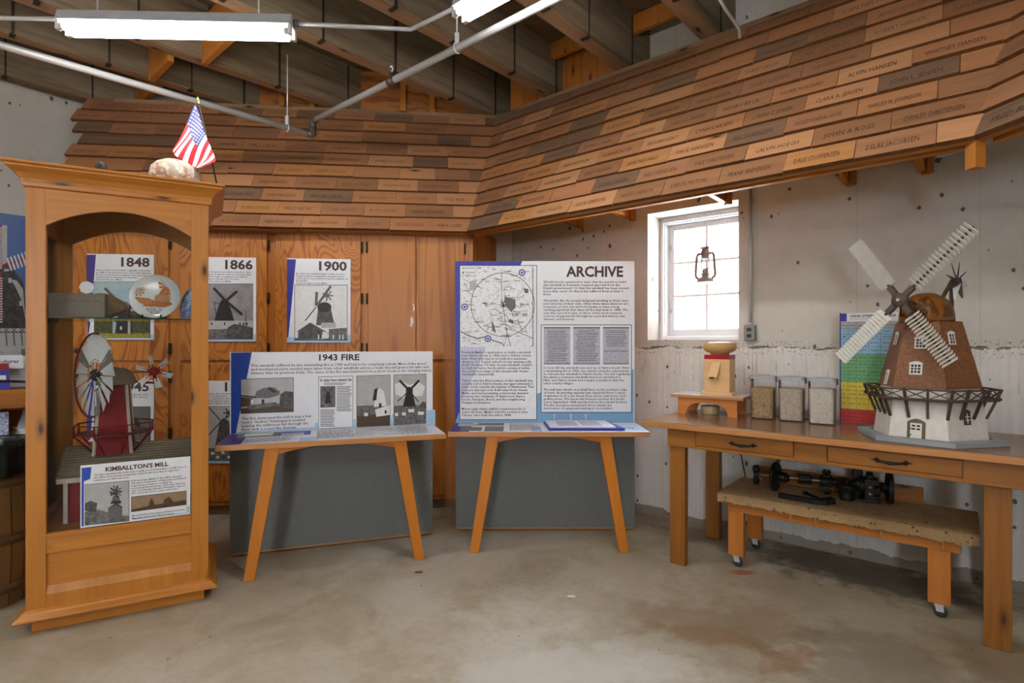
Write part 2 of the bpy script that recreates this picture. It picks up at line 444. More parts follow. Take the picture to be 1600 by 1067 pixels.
# ------------------------------------------------------------------ where things stand: rays of the photograph met with real planes
class Frame:
    """upright plane through (ox,oy), x along it to the viewer's right, y into it, z up"""
    def __init__(s, ox, oy, ang):
        s.o = Vector((ox, oy)); s.a = ang; s.u = Vector((math.cos(ang), math.sin(ang))); s.n = Vector((-math.sin(ang), math.cos(ang)))
    def hit(s, px, py, dy=0.0):
        d = Vector(((px - HX) / F, 1.0)); o = s.o + s.n * dy
        t = o.dot(s.n) / d.dot(s.n)
        p = d * t
        return ((p - o).dot(s.u), CH - (py - HY) / F * t)
    def x(s, px, dy=0.0): return s.hit(px, HY, dy)[0]
    def world(s, x, y, z=0.0):
        p = s.o + s.u * x + s.n * y; return Vector((p.x, p.y, z))
    def local(s, X, Y):
        d = Vector((X, Y)) - s.o; return (d.dot(s.u), d.dot(s.n))
    @property
    def loc(s): return (s.o.x, s.o.y, 0)
def at_z(px, py, z):
    Y = (CH - z) * F / (py - HY); return Vector(((px - HX) / F * Y, Y, z))
def at_y(px, py, Y): return Vector(((px - HX) / F * Y, Y, CH - (py - HY) / F * Y))

FA = Frame(-0.418, 4.11, 0.0)                    # ARCHIVE exhibit panel
FF = Frame(-1.842, 3.592, R(18.7))               # 1943 FIRE exhibit panel
FC = Frame(-1.458, 4.51, R(6.0))                 # faces of the built-in cabinets
FR = Frame(1.0605, 4.56, math.atan2(-0.6386, 0.7695))   # right concrete wall
FL = Frame(-3.885, 5.036, R(51.0))               # left concrete wall
FD = Frame(-2.319, 2.652, R(28.83))              # front of the display case
FB = Frame(0.8445, 3.56, R(-40.0))               # front edge of the work bench

# ------------------------------------------------------------------ lettering and printed matter
_txt = {}
def text_geo(body, bold=0.0, res=2):
    key = (body, bold, res)
    if key not in _txt:
        c = bpy.data.curves.new('lettering', 'FONT'); c.body = body; c.resolution_u = res; c.offset = bold
        o = bpy.data.objects.new('lettering', c); m = o.to_mesh()
        vs = [(v.co.x, v.co.y) for v in m.vertices]; fs = [list(p.vertices) for p in m.polygons]
        o.to_mesh_clear(); bpy.data.objects.remove(o); bpy.data.curves.remove(c)
        _txt[key] = (vs, fs)
    return _txt[key]
def put_text(mb, body, P, x0, x1, z0, z1, m, bold=0.0, res=2, maxw=False, italic=0.0):
    """fit a line of capitals-high text into the box x0..x1, z0 (baseline)..z1 (cap line); P maps (x,z) to a point.
    maxw: keep natural proportions and only shrink when wider than the box"""
    if not body.strip(): return
    vs, fs = text_geo(body, bold, res)
    if not vs: return
    a, b = min(v[0] for v in vs), max(v[0] for v in vs)
    sz = (z1 - z0) / 0.69
    sx = (x1 - x0) / max(b - a, 1e-6)
    if maxw: sx = min(sx, sz * (0.98 if maxw is True else maxw))
    mi = mb.mat(m)
    base = mb._add([P(x0 + (x - a) * sx + italic * y * sz, z0 + y * sz) for x, y in vs])
    for f in fs: mb._face([base + i for i in f], mi, [(0, 0)] * len(f))

class Print:
    """flat printed matter on an upright frame: shapes given by where the photograph shows them on that plane"""
    def __init__(s, fr, dy=0.0): s.fr = fr; s.dy = dy; s.mb = MB()
    def P(s, layer): return lambda x, z: (x, s.dy - 0.0004 - 0.0005 * layer, z)
    def xz(s, p): return s.fr.hit(p[0], p[1], s.dy)
    def poly(s, pts, m, layer=1):
        q = [s.xz(p) for p in pts]; f = s.P(layer)
        s.mb.poly([f(*a) for a in q], m, q); return s
    def rect(s, a, b, c, d, m, layer=1): return s.poly([(a, b), (c, b), (c, d), (a, d)], m, layer)
    def line(s, pts, w, m, layer=2):
        for p, q in zip(pts[:-1], pts[1:]):
            dx, dy = q[0] - p[0], q[1] - p[1]; L = math.hypot(dx, dy) or 1; nx, ny = -dy / L * w / 2, dx / L * w / 2
            s.poly([(p[0] + nx, p[1] + ny), (q[0] + nx, q[1] + ny), (q[0] - nx, q[1] - ny), (p[0] - nx, p[1] - ny)], m, layer)
        return s
    def frame(s, c, w, m, layer=2): return s.line(list(c) + [c[0]], w, m, layer)
    def ring(s, cx, cy, rx, ry, w, m, layer=3, n=40):
        pts = [(cx + rx * math.cos(2 * PI * i / n), cy + ry * math.sin(2 * PI * i / n)) for i in range(n + 1)]
        return s.line(pts, w, m, layer)
    def disc(s, cx, cy, rx, ry, m, layer=3, n=20):
        return s.poly([(cx + rx * math.cos(2 * PI * i / n), cy + ry * math.sin(2 * PI * i / n)) for i in range(n)], m, layer)
    def text(s, body, x0, x1, ybase, h, m, layer=3, bold=0.0, res=2, y1=None, maxw=False):
        """ybase at the left end (y1: at the right end), h cap height in the photograph"""
        a = s.xz((x0, ybase)); b = s.xz((x1, y1 if y1 is not None else ybase)); c = s.xz((x0, ybase - h))
        put_text(s.mb, body, s.P(layer), a[0], b[0], a[1], c[1], m, bold, res, maxw); return s
    def para(s, lines, x0, xmax, y0, pitch, h, m, layer=3, dy_right=0.0, bold=0.014):
        """left aligned lines, the longest reaching xmax"""
        ws = []
        for l in lines:
            vs, _ = text_geo(l, bold, 1) if l.strip() else ([], [])
            ws.append(max((v[0] for v in vs), default=0))
        W = max(ws)
        for i, (l, w) in enumerate(zip(lines, ws)):
            if not l.strip(): continue
            xr = x0 + (xmax - x0) * w / W
            s.text(l, x0, xr, y0 + i * pitch, h, m, layer, bold, 1, y0 + i * pitch + dy_right * w / W)
        return s
    def build(s, name, parent, label=None): return s.mb.build(name, parent, label=label)

def mill(pr, cx, base, top, w0, w1, capr, sails, body, cap, layer, sail_w=2.2):
    """a windmill in a printed photograph: tapered tower, cap and sails; sails: end points"""
    pr.poly([(cx - w0, base), (cx + w0, base), (cx + w1, top), (cx - w1, top)], body, layer)
    pr.disc(cx, top, capr, capr * 1.05, cap, layer + 1)
    for (x, y, w) in sails: pr.line([(cx, top), (x, y)], w or sail_w, cap, layer + 2)

# ================================================================== the room: an eight-sided basement
CTR = Vector((-1.48, 0.53))
_ln = []
for ang, d in ((6, 3.242), (51, None), (96, None), (141, None), (186, None), (231, None), (276, None), (321, None)):
    n = Vector((math.cos(R(ang)), math.sin(R(ang))))
    if ang == 51: n = FR.n.copy(); d = FR.o.dot(n)
    if ang == 96: d = n.dot(Vector((-0.45, 5.395)))
    if ang == 141: d = FL.o.dot(n)
    if d is None: d = n.dot(CTR) + 4.73
    _ln.append((n, d))
def _isect(a, b):
    (n1, d1), (n2, d2) = a, b; det = n1.x * n2.y - n1.y * n2.x
    return Vector(((d1 * n2.y - d2 * n1.y) / det, (n1.x * d2 - n2.x * d1) / det))
WC = [_isect(_ln[i], _ln[(i + 1) % 8]) for i in range(8)]     # corner i lies between wall i and wall i+1
ZC = 3.97                                                      # underside of the deck
fl = MB()
ctr3 = [(p.x, p.y) for p in [CTR + (c - CTR) * 1.06 for c in WC]]
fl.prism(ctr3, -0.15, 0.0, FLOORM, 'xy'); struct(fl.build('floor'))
ce = MB(); ce.prism(ctr3, ZC, ZC + 0.12, DECKW, 'xy'); struct(ce.build('ceiling'))
WN = ['wall_far_right', 'wall_right', 'wall_back', 'wall_left', 'wall_far_left', 'wall_rear_left', 'wall_rear', 'wall_rear_right']
WIN = (0.068, 0.79, 1.425, 2.458)                               # the window opening in the right wall
FILL_WIN = []
for i in range(8):
    b, a = WC[i - 1], WC[i]                                     # seen from inside, a is the left end
    ang = math.atan2((b - a).y, (b - a).x); L = (b - a).length
    if i == 6:                                          # unseen window added behind the viewer for soft frontal fill light
        mb = MB(); wx0, wx1, wz0, wz1 = L / 2 - .40, L / 2 + .40, 1.30, 2.45
        for q in ((-.10, wx0, 0, ZC), (wx1, L + .10, 0, ZC), (wx0, wx1, 0, wz0), (wx0, wx1, wz1, ZC)): mb.box(q[0], q[1], 0, .25, q[2], q[3], CONC)
        struct(mb.build(WN[i], loc=(a.x, a.y, 0), rotz=ang))
        FILL_WIN.append((a, ang, wx0, wx1, wz0, wz1))
    elif i == 1:
        fr = FR; x0, _ = FR.local(*a); x1, _ = FR.local(*b); mb = MB(); t = 0.40
        wx0, wx1, wz0, wz1 = WIN
        for q in ((x0 - .16, wx0, 0, ZC), (wx1, x1 + .16, 0, ZC), (wx0, wx1, 0, wz0), (wx0, wx1, wz1, ZC)):
            mb.box(q[0], q[1], 0, t, q[2], q[3], CONC)
        struct(mb.build(WN[i], loc=FR.loc, rotz=FR.a))
    else:
        mb = MB(); mb.box(-.10, L + .10, 0, 0.25, 0, ZC, CONC)
        struct(mb.build(WN[i], loc=(a.x, a.y, 0), rotz=ang))

# ------------------------------------------------------------------ window in its deep reveal
win = bpy.data.objects.new('window_1', None); COL.objects.link(win); win.location = FR.loc; win.rotation_euler = (0, 0, FR.a); struct(win)
def ring_frame(mb, x0, x1, z0, z1, w, y0, y1, m, wb=None, wt=None):
    wb = wb or w; wt = wt or w
    mb.box(x0, x0 + w, y0, y1, z0, z1, m); mb.box(x1 - w, x1, y0, y1, z0, z1, m)
    mb.box(x0 + w, x1 - w, y0, y1, z0, z0 + wb, m); mb.box(x0 + w, x1 - w, y0, y1, z1 - wt, z1, m)
WF = flat('window_paint', (243, 245, 248), 0.5, var=.01)
x0, x1, z0, z1 = WIN
mb = MB(); ring_frame(mb, x0, x1, z0, z1, 0.028, 0.235, 0.262, WF, 0.030, 0.040); ring_frame(mb, x0 + .004, x1 - .004, z0 + .004, z1 - .004, 0.03, 0.262, 0.39, WF, .032, .045); mb.build('window_frame', win, 0.003)
mb = MB(); ring_frame(mb, x0 + .035, x1 - .035, z0 + .037, z1 - .050, 0.045, 0.345, 0.38, WF, 0.055, 0.045); mb.build('window_sash', win, 0.003)
mb = MB()
mx = (x0 + x1) / 2; sa, sb, sc, sd = x0 + .08, x1 - .08, z0 + .092, z1 - .095
mb.box(mx - .011, mx + .011, 0.34, 0.365, sc, sd, WF)
for k in (1, 2):
    zz = sc + (sd - sc) * k / 3; mb.box(sa, sb, 0.342, 0.363, zz - .011, zz + .011, WF)
mb.build('window_muntin', win)
mb = MB(); mb.box(sa - .01, sb + .01, 0.350, 0.353, sc - .01, sd + .01, GLASS_W); mb.build('window_pane', win)
mb = MB()
for zz in (z0 + .26, z0 + .80): mb.tube([(x0 + .045, .335, zz), (x0 + .065, .31, zz + .01), (x0 + .09, .335, zz + .005)], 0.006, STEELW, 6); mb.box(x0 + .045, x0 + .065, .333, .3445, zz - .03, zz + .01, STEELW)
mb.build('window_latch', win)

for k, (a, ang, q0, q1, q2, q3) in enumerate(FILL_WIN):
    w2 = bpy.data.objects.new('window_%d' % (k + 2), None); COL.objects.link(w2); w2.location = (a.x, a.y, 0); w2.rotation_euler = (0, 0, ang); struct(w2)  # invented fill window, brings daylight in from behind the viewer
    mb = MB(); ring_frame(mb, q0, q1, q2, q3, .06, .16, .21, WF); mb.build('window_frame', w2)
    mb = MB(); mb.box((q0 + q1) / 2 - .011, (q0 + q1) / 2 + .011, .17, .20, q2 + .06, q3 - .06, WF); mb.build('window_muntin', w2)
    mb = MB(); mb.box(q0 + .05, q1 - .05, .184, .187, q2 + .05, q3 - .05, GLASS_W); mb.build('window_pane', w2)
o_ = FR.world(.45, 7.0)
mb = MB(); mb.box(-7, 7, 0, .3, -1, 7, flat('pale_glare_screen', (150, 138, 132), .8, var=.12, scale=1.2)); struct(mb.build('wall_glare_screen', loc=(o_.x, o_.y, 0), rotz=FR.a))  # added wall, keeps the view through the window dimmer than bare sky
# ------------------------------------------------------------------ ceiling beams, straps, blocking, infill
BD = Vector((0.67, 0.742)); BQ = Vector((0.742, -0.67)); ZB = 3.55
STRAP = flat('old_iron_strap', (62, 52, 42), .8, .0, .2, .2)
def clip_beam(q, grow=0.0):
    lo, hi = -20, 20
    for n, d in _ln:
        k = n.dot(BD); r = d + grow - n.dot(BQ * q)
        if abs(k) < 1e-6: continue
        if k > 0: hi = min(hi, r / k)
        else: lo = max(lo, r / k)
    return lo, hi
BEAMS = [(-5.97, 'dark old ceiling beam nearest the whitewashed wall above the display case'),
         (-5.12, 'dark old ceiling beam behind the lit ceiling light, with an orange block on its side'),
         (-4.51, 'old ceiling beam running over the left end of the lit fluorescent light'),
         (-3.60, 'broad stained ceiling beam ending at the corner where the shingled awnings meet'),
         (-2.90, 'old ceiling beam crossing over the bend of the grey pipe, ends left of the plank infill'),
         (-2.18, 'limewashed ceiling beam with knotty underside between plank infill and bare concrete'),
         (-1.50, 'short stretch of brown ceiling beam beside the thin curved conduit'),
         (-0.62, 'dark ceiling beam over the work bench end, mostly above the picture'),
         (0.25, 'ceiling beam above the long shingled awning, out past the conduit'), (1.1, 'ceiling beam over the far right corner of the room')]
for q, lab in BEAMS:
    lo, hi = clip_beam(q - .07, 0.06)
    bt = thing('ceiling_beam', lab, 'beam', (BQ * q + BD * lo).to_3d() + Vector((0, 0, ZB)), math.atan2(BD.y, BD.x))
    L = hi - lo; th = 0.125
    mb = MB(); n = 9                                           # local: x along, +y away to the left
    xs = [L * k / n for k in range(n + 1)]
    dz = [random.uniform(-.008, .008) for _ in xs]
    o = (random.uniform(0, 30), random.uniform(0, 30))
    for k in range(n):
        a, b = xs[k], xs[k + 1]
        mb.hexa([(a, 0, dz[k]), (b, 0, dz[k + 1]), (b, th, dz[k + 1]), (a, th, dz[k]), (a, 0, .41), (b, 0, .41), (b, th, .41), (a, th, .41)], BEAMW, 0, (o[0] + a, o[1]))
    mb.build('timber', bt)
    mb = MB()
    for k in range(n):
        a, b = xs[k], xs[k + 1]
        mb.hexa([(a, .012, dz[k] - .006), (b, .012, dz[k + 1] - .006), (b, th - .01, dz[k + 1] - .006), (a, th - .01, dz[k] - .006), (a, .012, dz[k] + .01), (b, .012, dz[k + 1] + .01), (b, th - .01, dz[k + 1] + .01), (a, th - .01, dz[k] + .01)], BEAM_S, 0, (o[0] + a, o[1]))
    mb.build('raw_underside', bt)
    k = 0; s = L - .35
    while s > max(0.3, L - 5.2) and k < 9:
        mb = MB(); w = random.uniform(.004, .009)
        mb.box(s - w, s + w, -.006, .0, -.008, .40, STRAP); mb.box(s - .016, s + .016, -.006, th * .5, -.014, -.0065, STRAP)
        mb.build('strap', bt); s -= random.uniform(.42, .66); k += 1
def beam_pt(q, px):
    """distance along the beam lines where pixel column px meets lateral line q"""
    k = (px - HX) / F; a = BQ * q
    return (k * a.y - a.x) / (BD.x - k * BD.y)
for q0, q1, px, z0, z1, lab in ((-4.64, -5.12, 246, 3.50, 3.80, 'orange wooden block between beams under the left end of the lit ceiling light'),
                           (-3.73, -4.51, 346, 3.50, 3.84, 'orange wooden block between beams behind the middle of the ceiling light'),
                           (-5.25, -5.97, 229, 3.57, 3.95, 'orange wooden block between beams just above the shingles left of the flag'),
                           (-2.31, -2.90, 905, 3.82, 3.96, 'orange wooden block above the plank infill beside the limewashed beam'),
                           (-1.63, -2.18, 1040, 3.82, 3.96, 'orange wooden block above the bare concrete patch under the ceiling')):
    s = beam_pt((q0 + q1) / 2, px); p = BQ * q0 + BD * s
    mb = MB(); mb.box(0, .045, 0.001, q0 - q1 - .001, 0, z1 - z0, BLOCKW, 2)
    tag(mb.build('blocking', bevel=.004, loc=(p.x, p.y, z0), rotz=math.atan2(BD.y, BD.x)), lab, 'wood block')

# ------------------------------------------------------------------ shingled awnings with burned-in names
ZA0, ZA1, NR = 2.300, 3.526, 10
C0, C1, C2 = Vector((-3.42, 4.178)), Vector((-0.356, 4.5)), Vector((2.05, 2.426)); C3 = C2 + Vector((0.13, -0.9915)) * 2.6
def outn(a, b): d = (b - a).normalized(); return Vector((-d.y, d.x))
def miter(n1, n2, o): m = (n1 + n2); return m * (o / (1 + n1.dot(n2)))
n01, n12, n23 = outn(C0, C1), outn(C1, C2), outn(C2, C3)
RUN = 0.656
T0 = C0 + Vector((-0.477, 0.879)) * 0.71; T1 = C1 + miter(n01, n12, RUN); T2 = C2 + miter(n12, n23, RUN); T3 = C3 + n23 * RUN
SHT = [wood('cedar_shingle_%s' % k, a, b, 1.2, kn, 0.62, along=2.2, spec=0.25, streak=st, streakcol=sc) for k, a, b, kn, st, sc in (
    ('warm', (186, 132, 92), (158, 106, 70), 0.04, 0.25, (122, 90, 68)), ('pale', (200, 148, 106), (174, 122, 82), 0.03, 0.15, (150, 106, 76)),
    ('rosy', (172, 124, 90), (144, 98, 68), 0.04, 0.3, (114, 84, 68)), ('brown', (162, 116, 82), (132, 92, 62), 0.04, 0.4, (98, 76, 60)),
    ('grey', (138, 108, 84), (108, 84, 66), 0.02, 0.6, (88, 74, 64)), ('golden', (192, 138, 88), (164, 110, 64), 0.05, 0.15, (134, 92, 60)))]
SHW = [6, 4, 5, 4, 3, 3]
BUTT = flat('shaded_shingle_edge', (106, 70, 40), .8, 0, .2, .15)  # end-grain brown, darkened to paint the shadow line under each course
INK1 = flat('burned_lettering', (66, 48, 36), 0.7); INK2 = flat('faded_burned_lettering', (112, 80, 58), 0.7)
def lerp(a, b, t): return a + (b - a) * t
def line_px(A, B, px):
    """parameter along A-B (plan) where pixel column px crosses it"""
    k = (px - HX) / F; d = B - A
    return (k * A.y - A.x) / (d.x - k * d.y)
def awning(name, A, B, TA, TB, rows, label, pre, stepped=False):
    root = thing(name, label, 'awning', ((A.x + B.x) / 2, (A.y + B.y) / 2, ZA0), 0)
    inv = Matrix.Translation((-(A.x + B.x) / 2, -(A.y + B.y) / 2, -ZA0))
    d = (B - A).normalized(); nrm = outn(A, B); slope = Vector((nrm.x * RUN, nrm.y * RUN, ZA1 - ZA0)).normalized()
    face = slope.cross(d.to_3d()); face = face if face.dot(nrm.to_3d()) < 0 else -face
    def pt(a, s, off=0.0):
        p = lerp(A, TA, a) + d * s
        return Vector((p.x, p.y, ZA0 + (ZA1 - ZA0) * a)) + face * off
    sh = MB(); sh.M = inv; tx = sh
    for r in range(NR):
        a0, a1 = r / NR, (r + 1) / NR
        P, Q = lerp(A, TA, a0), lerp(B, TB, a0); L0 = (Q - P).length
        P1, Q1 = lerp(A, TA, a1), lerp(B, TB, a1); L1 = (Q1 - P1).length
        lo0 = 0.0; lo1 = (P1 - lerp(A, TA, a1)).dot(d) - 0
        sL = lambda t: 0.0
        cuts, names = rows.get(r, (None, None))
        if cuts: cs = [line_px(P, Q, px) * L0 for px in cuts]
        else:
            cs = []; s = random.uniform(0.05, .3)
            while s < L0 - .08: cs.append(s); s += random.choice((.30, .33, .34, .36, .38))
        cs = [c for c in cs if 0.04 < c < L0 - 0.04]; cs = [0.0] + cs + [L0]
        if stepped: cs[0] = random.uniform(-.05, .04)
        shift = (lerp(A, TA, a1) - lerp(A, TA, a0)).dot(d)          # how far the hip runs along the wall in one course
        at = 1.14; aT = a0 + (a1 - a0) * at
        sh2 = -(lerp(A, TA, aT) - lerp(A, TA, a0)).dot(d)
        for k in range(len(cs) - 1):
            x0, x1 = cs[k] + .0015, cs[k + 1] - .0015
            first, last = k == 0 and not stepped, k == len(cs) - 2
            LT = (lerp(B, TB, aT) - lerp(A, TA, aT)).length
            u0 = 0.0 if first else x0 + sh2
            u1 = LT if last else x1 + sh2
            m = random.choices(SHT, SHW)[0]
            if r >= 8 and random.random() < .6: m = random.choice((SHT[3], SHT[4], SHT[2]))
            j = random.uniform(-.005, .004); th = random.uniform(.022, .030); aj = j / 1.4
            sh.hexa([pt(a0 + aj, x0, th), pt(a0 + aj, x1, th), pt(a0 + aj, x1, 0), pt(a0 + aj, x0, 0),
                     pt(aT, u0, .004), pt(aT, u1, .004), pt(aT, u1, 0), pt(aT, u0, 0)], m, 0)
            sh.mi[-6] = sh.mat(BUTT)
            nm = None
            if names and k < len(names): nm = names[k]
            elif not cuts and x1 - x0 > .24 and pre: nm = random.choice(pre) if random.random() < .75 else None
            if nm:
                ink = INK1
                if nm.startswith('~') or not cuts: nm = nm.lstrip('~'); ink = INK2
                w = x1 - x0; tw = min(w * .66, .0245 * len(nm)); s0 = x0 + (w - tw) * .42
                hcap = .036
                Lr = 1.39 / NR
                f0, f1 = .30, .30 + hcap / Lr
                def TP(x, z, a0=a0, a1=a1, th=th, sh2=sh2):
                    v = z; aa = a0 + (a1 - a0) * v; q = v / at
                    return pt(aa, x + sh2 * q, th + (.004 - th) * q + .0012)
                put_text(tx, nm, TP, s0, s0 + tw, f0, f1, ink, 0.0, 1)
    sh.build('cedar_shingles', root)
    # boarding behind the shingles, cap and ledger boards, brackets back to the wall
    bk = MB(); bk.M = inv; L0 = (B - A).length; LT = (TB - TA).length; sT = -(TA - A).dot(d)
    bk.hexa([pt(.004, 0, -.03), pt(.004, L0, -.03), pt(.004, L0, -.002), pt(.004, 0, -.002), pt(1, sT * 1, -.03), pt(1, sT + LT, -.03), pt(1, sT + LT, -.002), pt(1, sT, -.002)], PINE_D, 0)
    bk.build('boarding', root)
    cp = MB(); cp.M = inv
    cp.bar(pt(1.005, sT + .01, -.02), pt(1.005, sT + LT - .01, -.02), .09, .03, BEAM_S); cp.build('cap_board', root)
    lg = MB(); lg.M = inv; q0, q1 = pt(0, .0, 0) + Vector((nrm.x, nrm.y, 0)) * .10, pt(0, L0, 0) + Vector((nrm.x, nrm.y, 0)) * .10
    lg.bar(q0 + Vector((0, 0, .035)), q1 + Vector((0, 0, .035)), .04, .09, BLOCKW); lg.build('ledger_board', root)
    return root, d, nrm, inv
PRE = ['VERNON MADSEN', 'CARL CAMBLIN', 'ALICE PETERSEN', 'ROBERT HANSEN', 'JENS RASMUSSEN', 'ALICE NELSON', 'DAN NELSON', 'ELMER LARSEN', 'TED JORGENSEN', 'NORMA BECK', 'WILLARD SORENSEN', 'LARSEN FAMILY', 'JAMES HOEGH', 'EDNA JENSEN']
rows_b = {0: ([333, 403.5, 471.5, 542, 609, 675], ['', '~JACK FREDRIK', 'MABEL FREDRICKSEN', "CHILDREN'S FUND", '~LARSEN FUND', '~MELVINE HANSEN', 'IVAN R. OLSEN']),
          1: ([366.7, 434.6, 501.5, 568, 633, 708], ['', '~RICHARD STATE BANK', "KALLE'S GAS, INC.", '~TOWER ANDERSEN', '~RUTH LARSEN', 'LANDMANDS NATIONAL BANK', '']),
          2: ([341, 408, 474, 550, 618, 682], ['', 'ELK VETERINARY SERVICE', 'JACK CHRISTENSEN', 'WALLY CINDY CORP. INC.', '~VERNON JACOBSEN', '~ALAN W. PETERSEN', '~OLE REE']),
          3: ([394, 461, 525, 590, 653, 717], ['~MADGE MADSEN', 'LARSEN CORP ATTYS', '~WILLIAM SEIBOLDT', '~LANGE JORGENSEN', '~NORMAN MILLER', '~ELK HORN LUTHERAN', '']),
          6: ([320, 379, 445, 508, 573, 636, 699], ['', 'C. CAMBLIN', 'EARL S. LARSEN', '~NEIL MARK', 'ALICE NELSON', '~NORRIS GREENE', '~LEE SORENSEN', '~ALBERT OLSEN'])}
rows_r = {0: ([779, 830, 889, 958.7, 1034.7, 1123, 1224.6, 1335, 1463], ['~JAMES BALL', '~MARTIN NELSEN', 'PHILIP LUSTGARTEN', 'LEON SIMPSON', 'HARVEY SORENSON', 'ESBECK MOTORS', 'FRANK ANDERSEN', 'DALE STOFFERSEN', 'DELBE JACOBSEN', '']),
          1: ([758, 808, 860, 925, 994, 1072, 1165, 1269, 1392], ['', 'NONO LENSER', '~IRA JORGENSEN', '', 'JOHN LARSEN', 'NELS SVENDSEN', 'DALE CHRISTENSEN', 'CALVIN HOEGH', 'JOHN A ROSS', 'STANLEY CHRISTENSEN']),
          2: ([787, 841, 902, 968, 1044, 1132, 1226, 1339, 1465], ['~REX KNUDSEN', 'OLAF PETERSEN', 'RUBEN ANDERSEN', 'GARY PREWER', 'JAMES McDONALD', 'PAUL HANSEN', 'BILL SORENSEN', 'SAULEY FUNERAL HOME', 'HARLEY N. JOHNSON', '']),
          3: ([762, 817, 870, 932, 1001, 1074.6, 1161, 1258, 1371.5, 1500], ['', '~GLEN MARSH', 'MARC CHRISTENSEN', 'MARY KITTLER', 'NORMAN JACOBS', 'ELK HORN AGENCY', 'LYNN LARSEN', 'LORENS C. JENSEN', 'CLARA A. JENSEN', 'JOHN L. JENSEN', '']),
          4: ([795, 846, 902, 968, 1036, 1117, 1205, 1308, 1425], ['~ELVA NELSON', '~NORMA HANSEN', '~TED BOLDT', 'EDWARD LARSEN', '~GLENN SORENSEN', 'HAROLD JENSEN', 'HENRY BECK', 'FOLMER MORGAARD', 'ALVIN HANSEN', 'WHITNEY HANSEN']),
          5: ([772, 822, 881, 938, 1001, 1076, 1157, 1252, 1360, 1484], ['', '~IDA JORGENSEN', '~E. CHRISTIANSEN', '~PAUL AAGAARD', 'A. AUGUSTINO', 'WILLIAM WEISSER', 'HAROLD HANSEN', '~TERRY KADEN', '~THE FARM STORE', ''])}
rows_f = {0: ([1671, 1860], ['FRED BLACK', '', '']), 3: ([1655, 1840], ['~SCOTT OLSEN', '', ''])}
awb = awning('shingled_awning', C0, C1, T0, T1, rows_b, 'cedar shingle awning with burned names over the orange plywood cabinets', PRE, True)
awr = awning('shingled_awning', C1, C2, T1, T2, rows_r, 'long cedar shingle awning with burned names over the window and work bench', PRE)
awf = awning('shingled_awning', C2, C3, T2, T3, rows_f, 'cedar shingle awning starting at the far right corner past the bench, mostly cut off', ['FRED BLACK', 'SCOTT OLSEN'])
# brackets of the long awning, run square to the wall
root, d, nrm, inv = awr
for px, py in ((1133, 316), (1322, 288), (905, 352), (985, 334), (1440, 272)):
    x, z = FR.hit(px, py)
    p = FR.world(x, 0.0, 2.4436 if px > 990 else 2.44)
    mb = MB(); mb.M = inv
    e = FR.world(x, -0.86, p.z)
    mb.bar(p + Vector((0, 0, .045)), e + Vector((0, 0, .045)), .04, .09, BLOCKW)
    mb.bar(FR.world(x + .03, -.02, p.z - .02), FR.world(x + .03, -.02, p.z + .34), .05, .04, BLOCKW, (1, 0, 0))
    mb.build('bracket', root)
root, d, nrm, inv = awf
mb = MB(); mb.M = inv; p = C2 + Vector((.022, .036)); mb.bar((p.x, p.y, 2.18), (p.x, p.y, 2.31), .05, .05, BLOCKW, (d.x, d.y, 0)); mb.build('corner_post', root)
for s in (1.0, 1.8):
    p = C2 + d * s + nrm * .12
    mb = MB(); mb.M = inv; mb.bar((p.x, p.y, 2.33), (p.x + nrm.x * .78, p.y + nrm.y * .78, 2.33), .045, .07, BLOCKW); mb.build('bracket', root)

# plywood and plank infill standing on the awning's top
def infill(a, b, off, z0, z1, mat, name, label, cat, studs=(), plank=False):
    dd = (b - a).normalized(); n = outn(a, b); p = a + n * off; L = (b - a).length
    r = thing(name, label, cat, (p.x, p.y, z0), math.atan2(dd.y, dd.x)); mb = MB()
    if plank:
        k = 0; w = .16
        while k * w < L: mb.box(k * w + .002, min(L, (k + 1) * w) - .002, 0, .02, 0, z1 - z0, mat, 2); k += 1
        mb.build('plank_board', r)
    else:
        mb.box(0, L, 0, .02, 0, z1 - z0, mat); mb.build('plywood_sheet', r)
    for s in studs:
        mb = MB(); mb.box(s - .025, s + .025, -.03, -.001, 0, z1 - z0 - .0, PINE, 2); mb.build('stud', r)
infill(lerp(T0, T1, .36), T1, .11, 3.53, 3.95, PLYI, 'plywood_infill', 'orange plywood sheet closing the gap between beams above the cabinet awning', 'plywood', (.35, .62, 1.45, 1.72))
t_a, t_b = line_px(T1, T2, 790), line_px(T1, T2, 972)
infill(lerp(T1, T2, .02), lerp(T1, T2, t_b), .11, 3.53, 3.95, BLOCKW, 'plank_infill', 'upright brown planks closing the gap between beams above the corner of the awnings', 'planks', (), True)

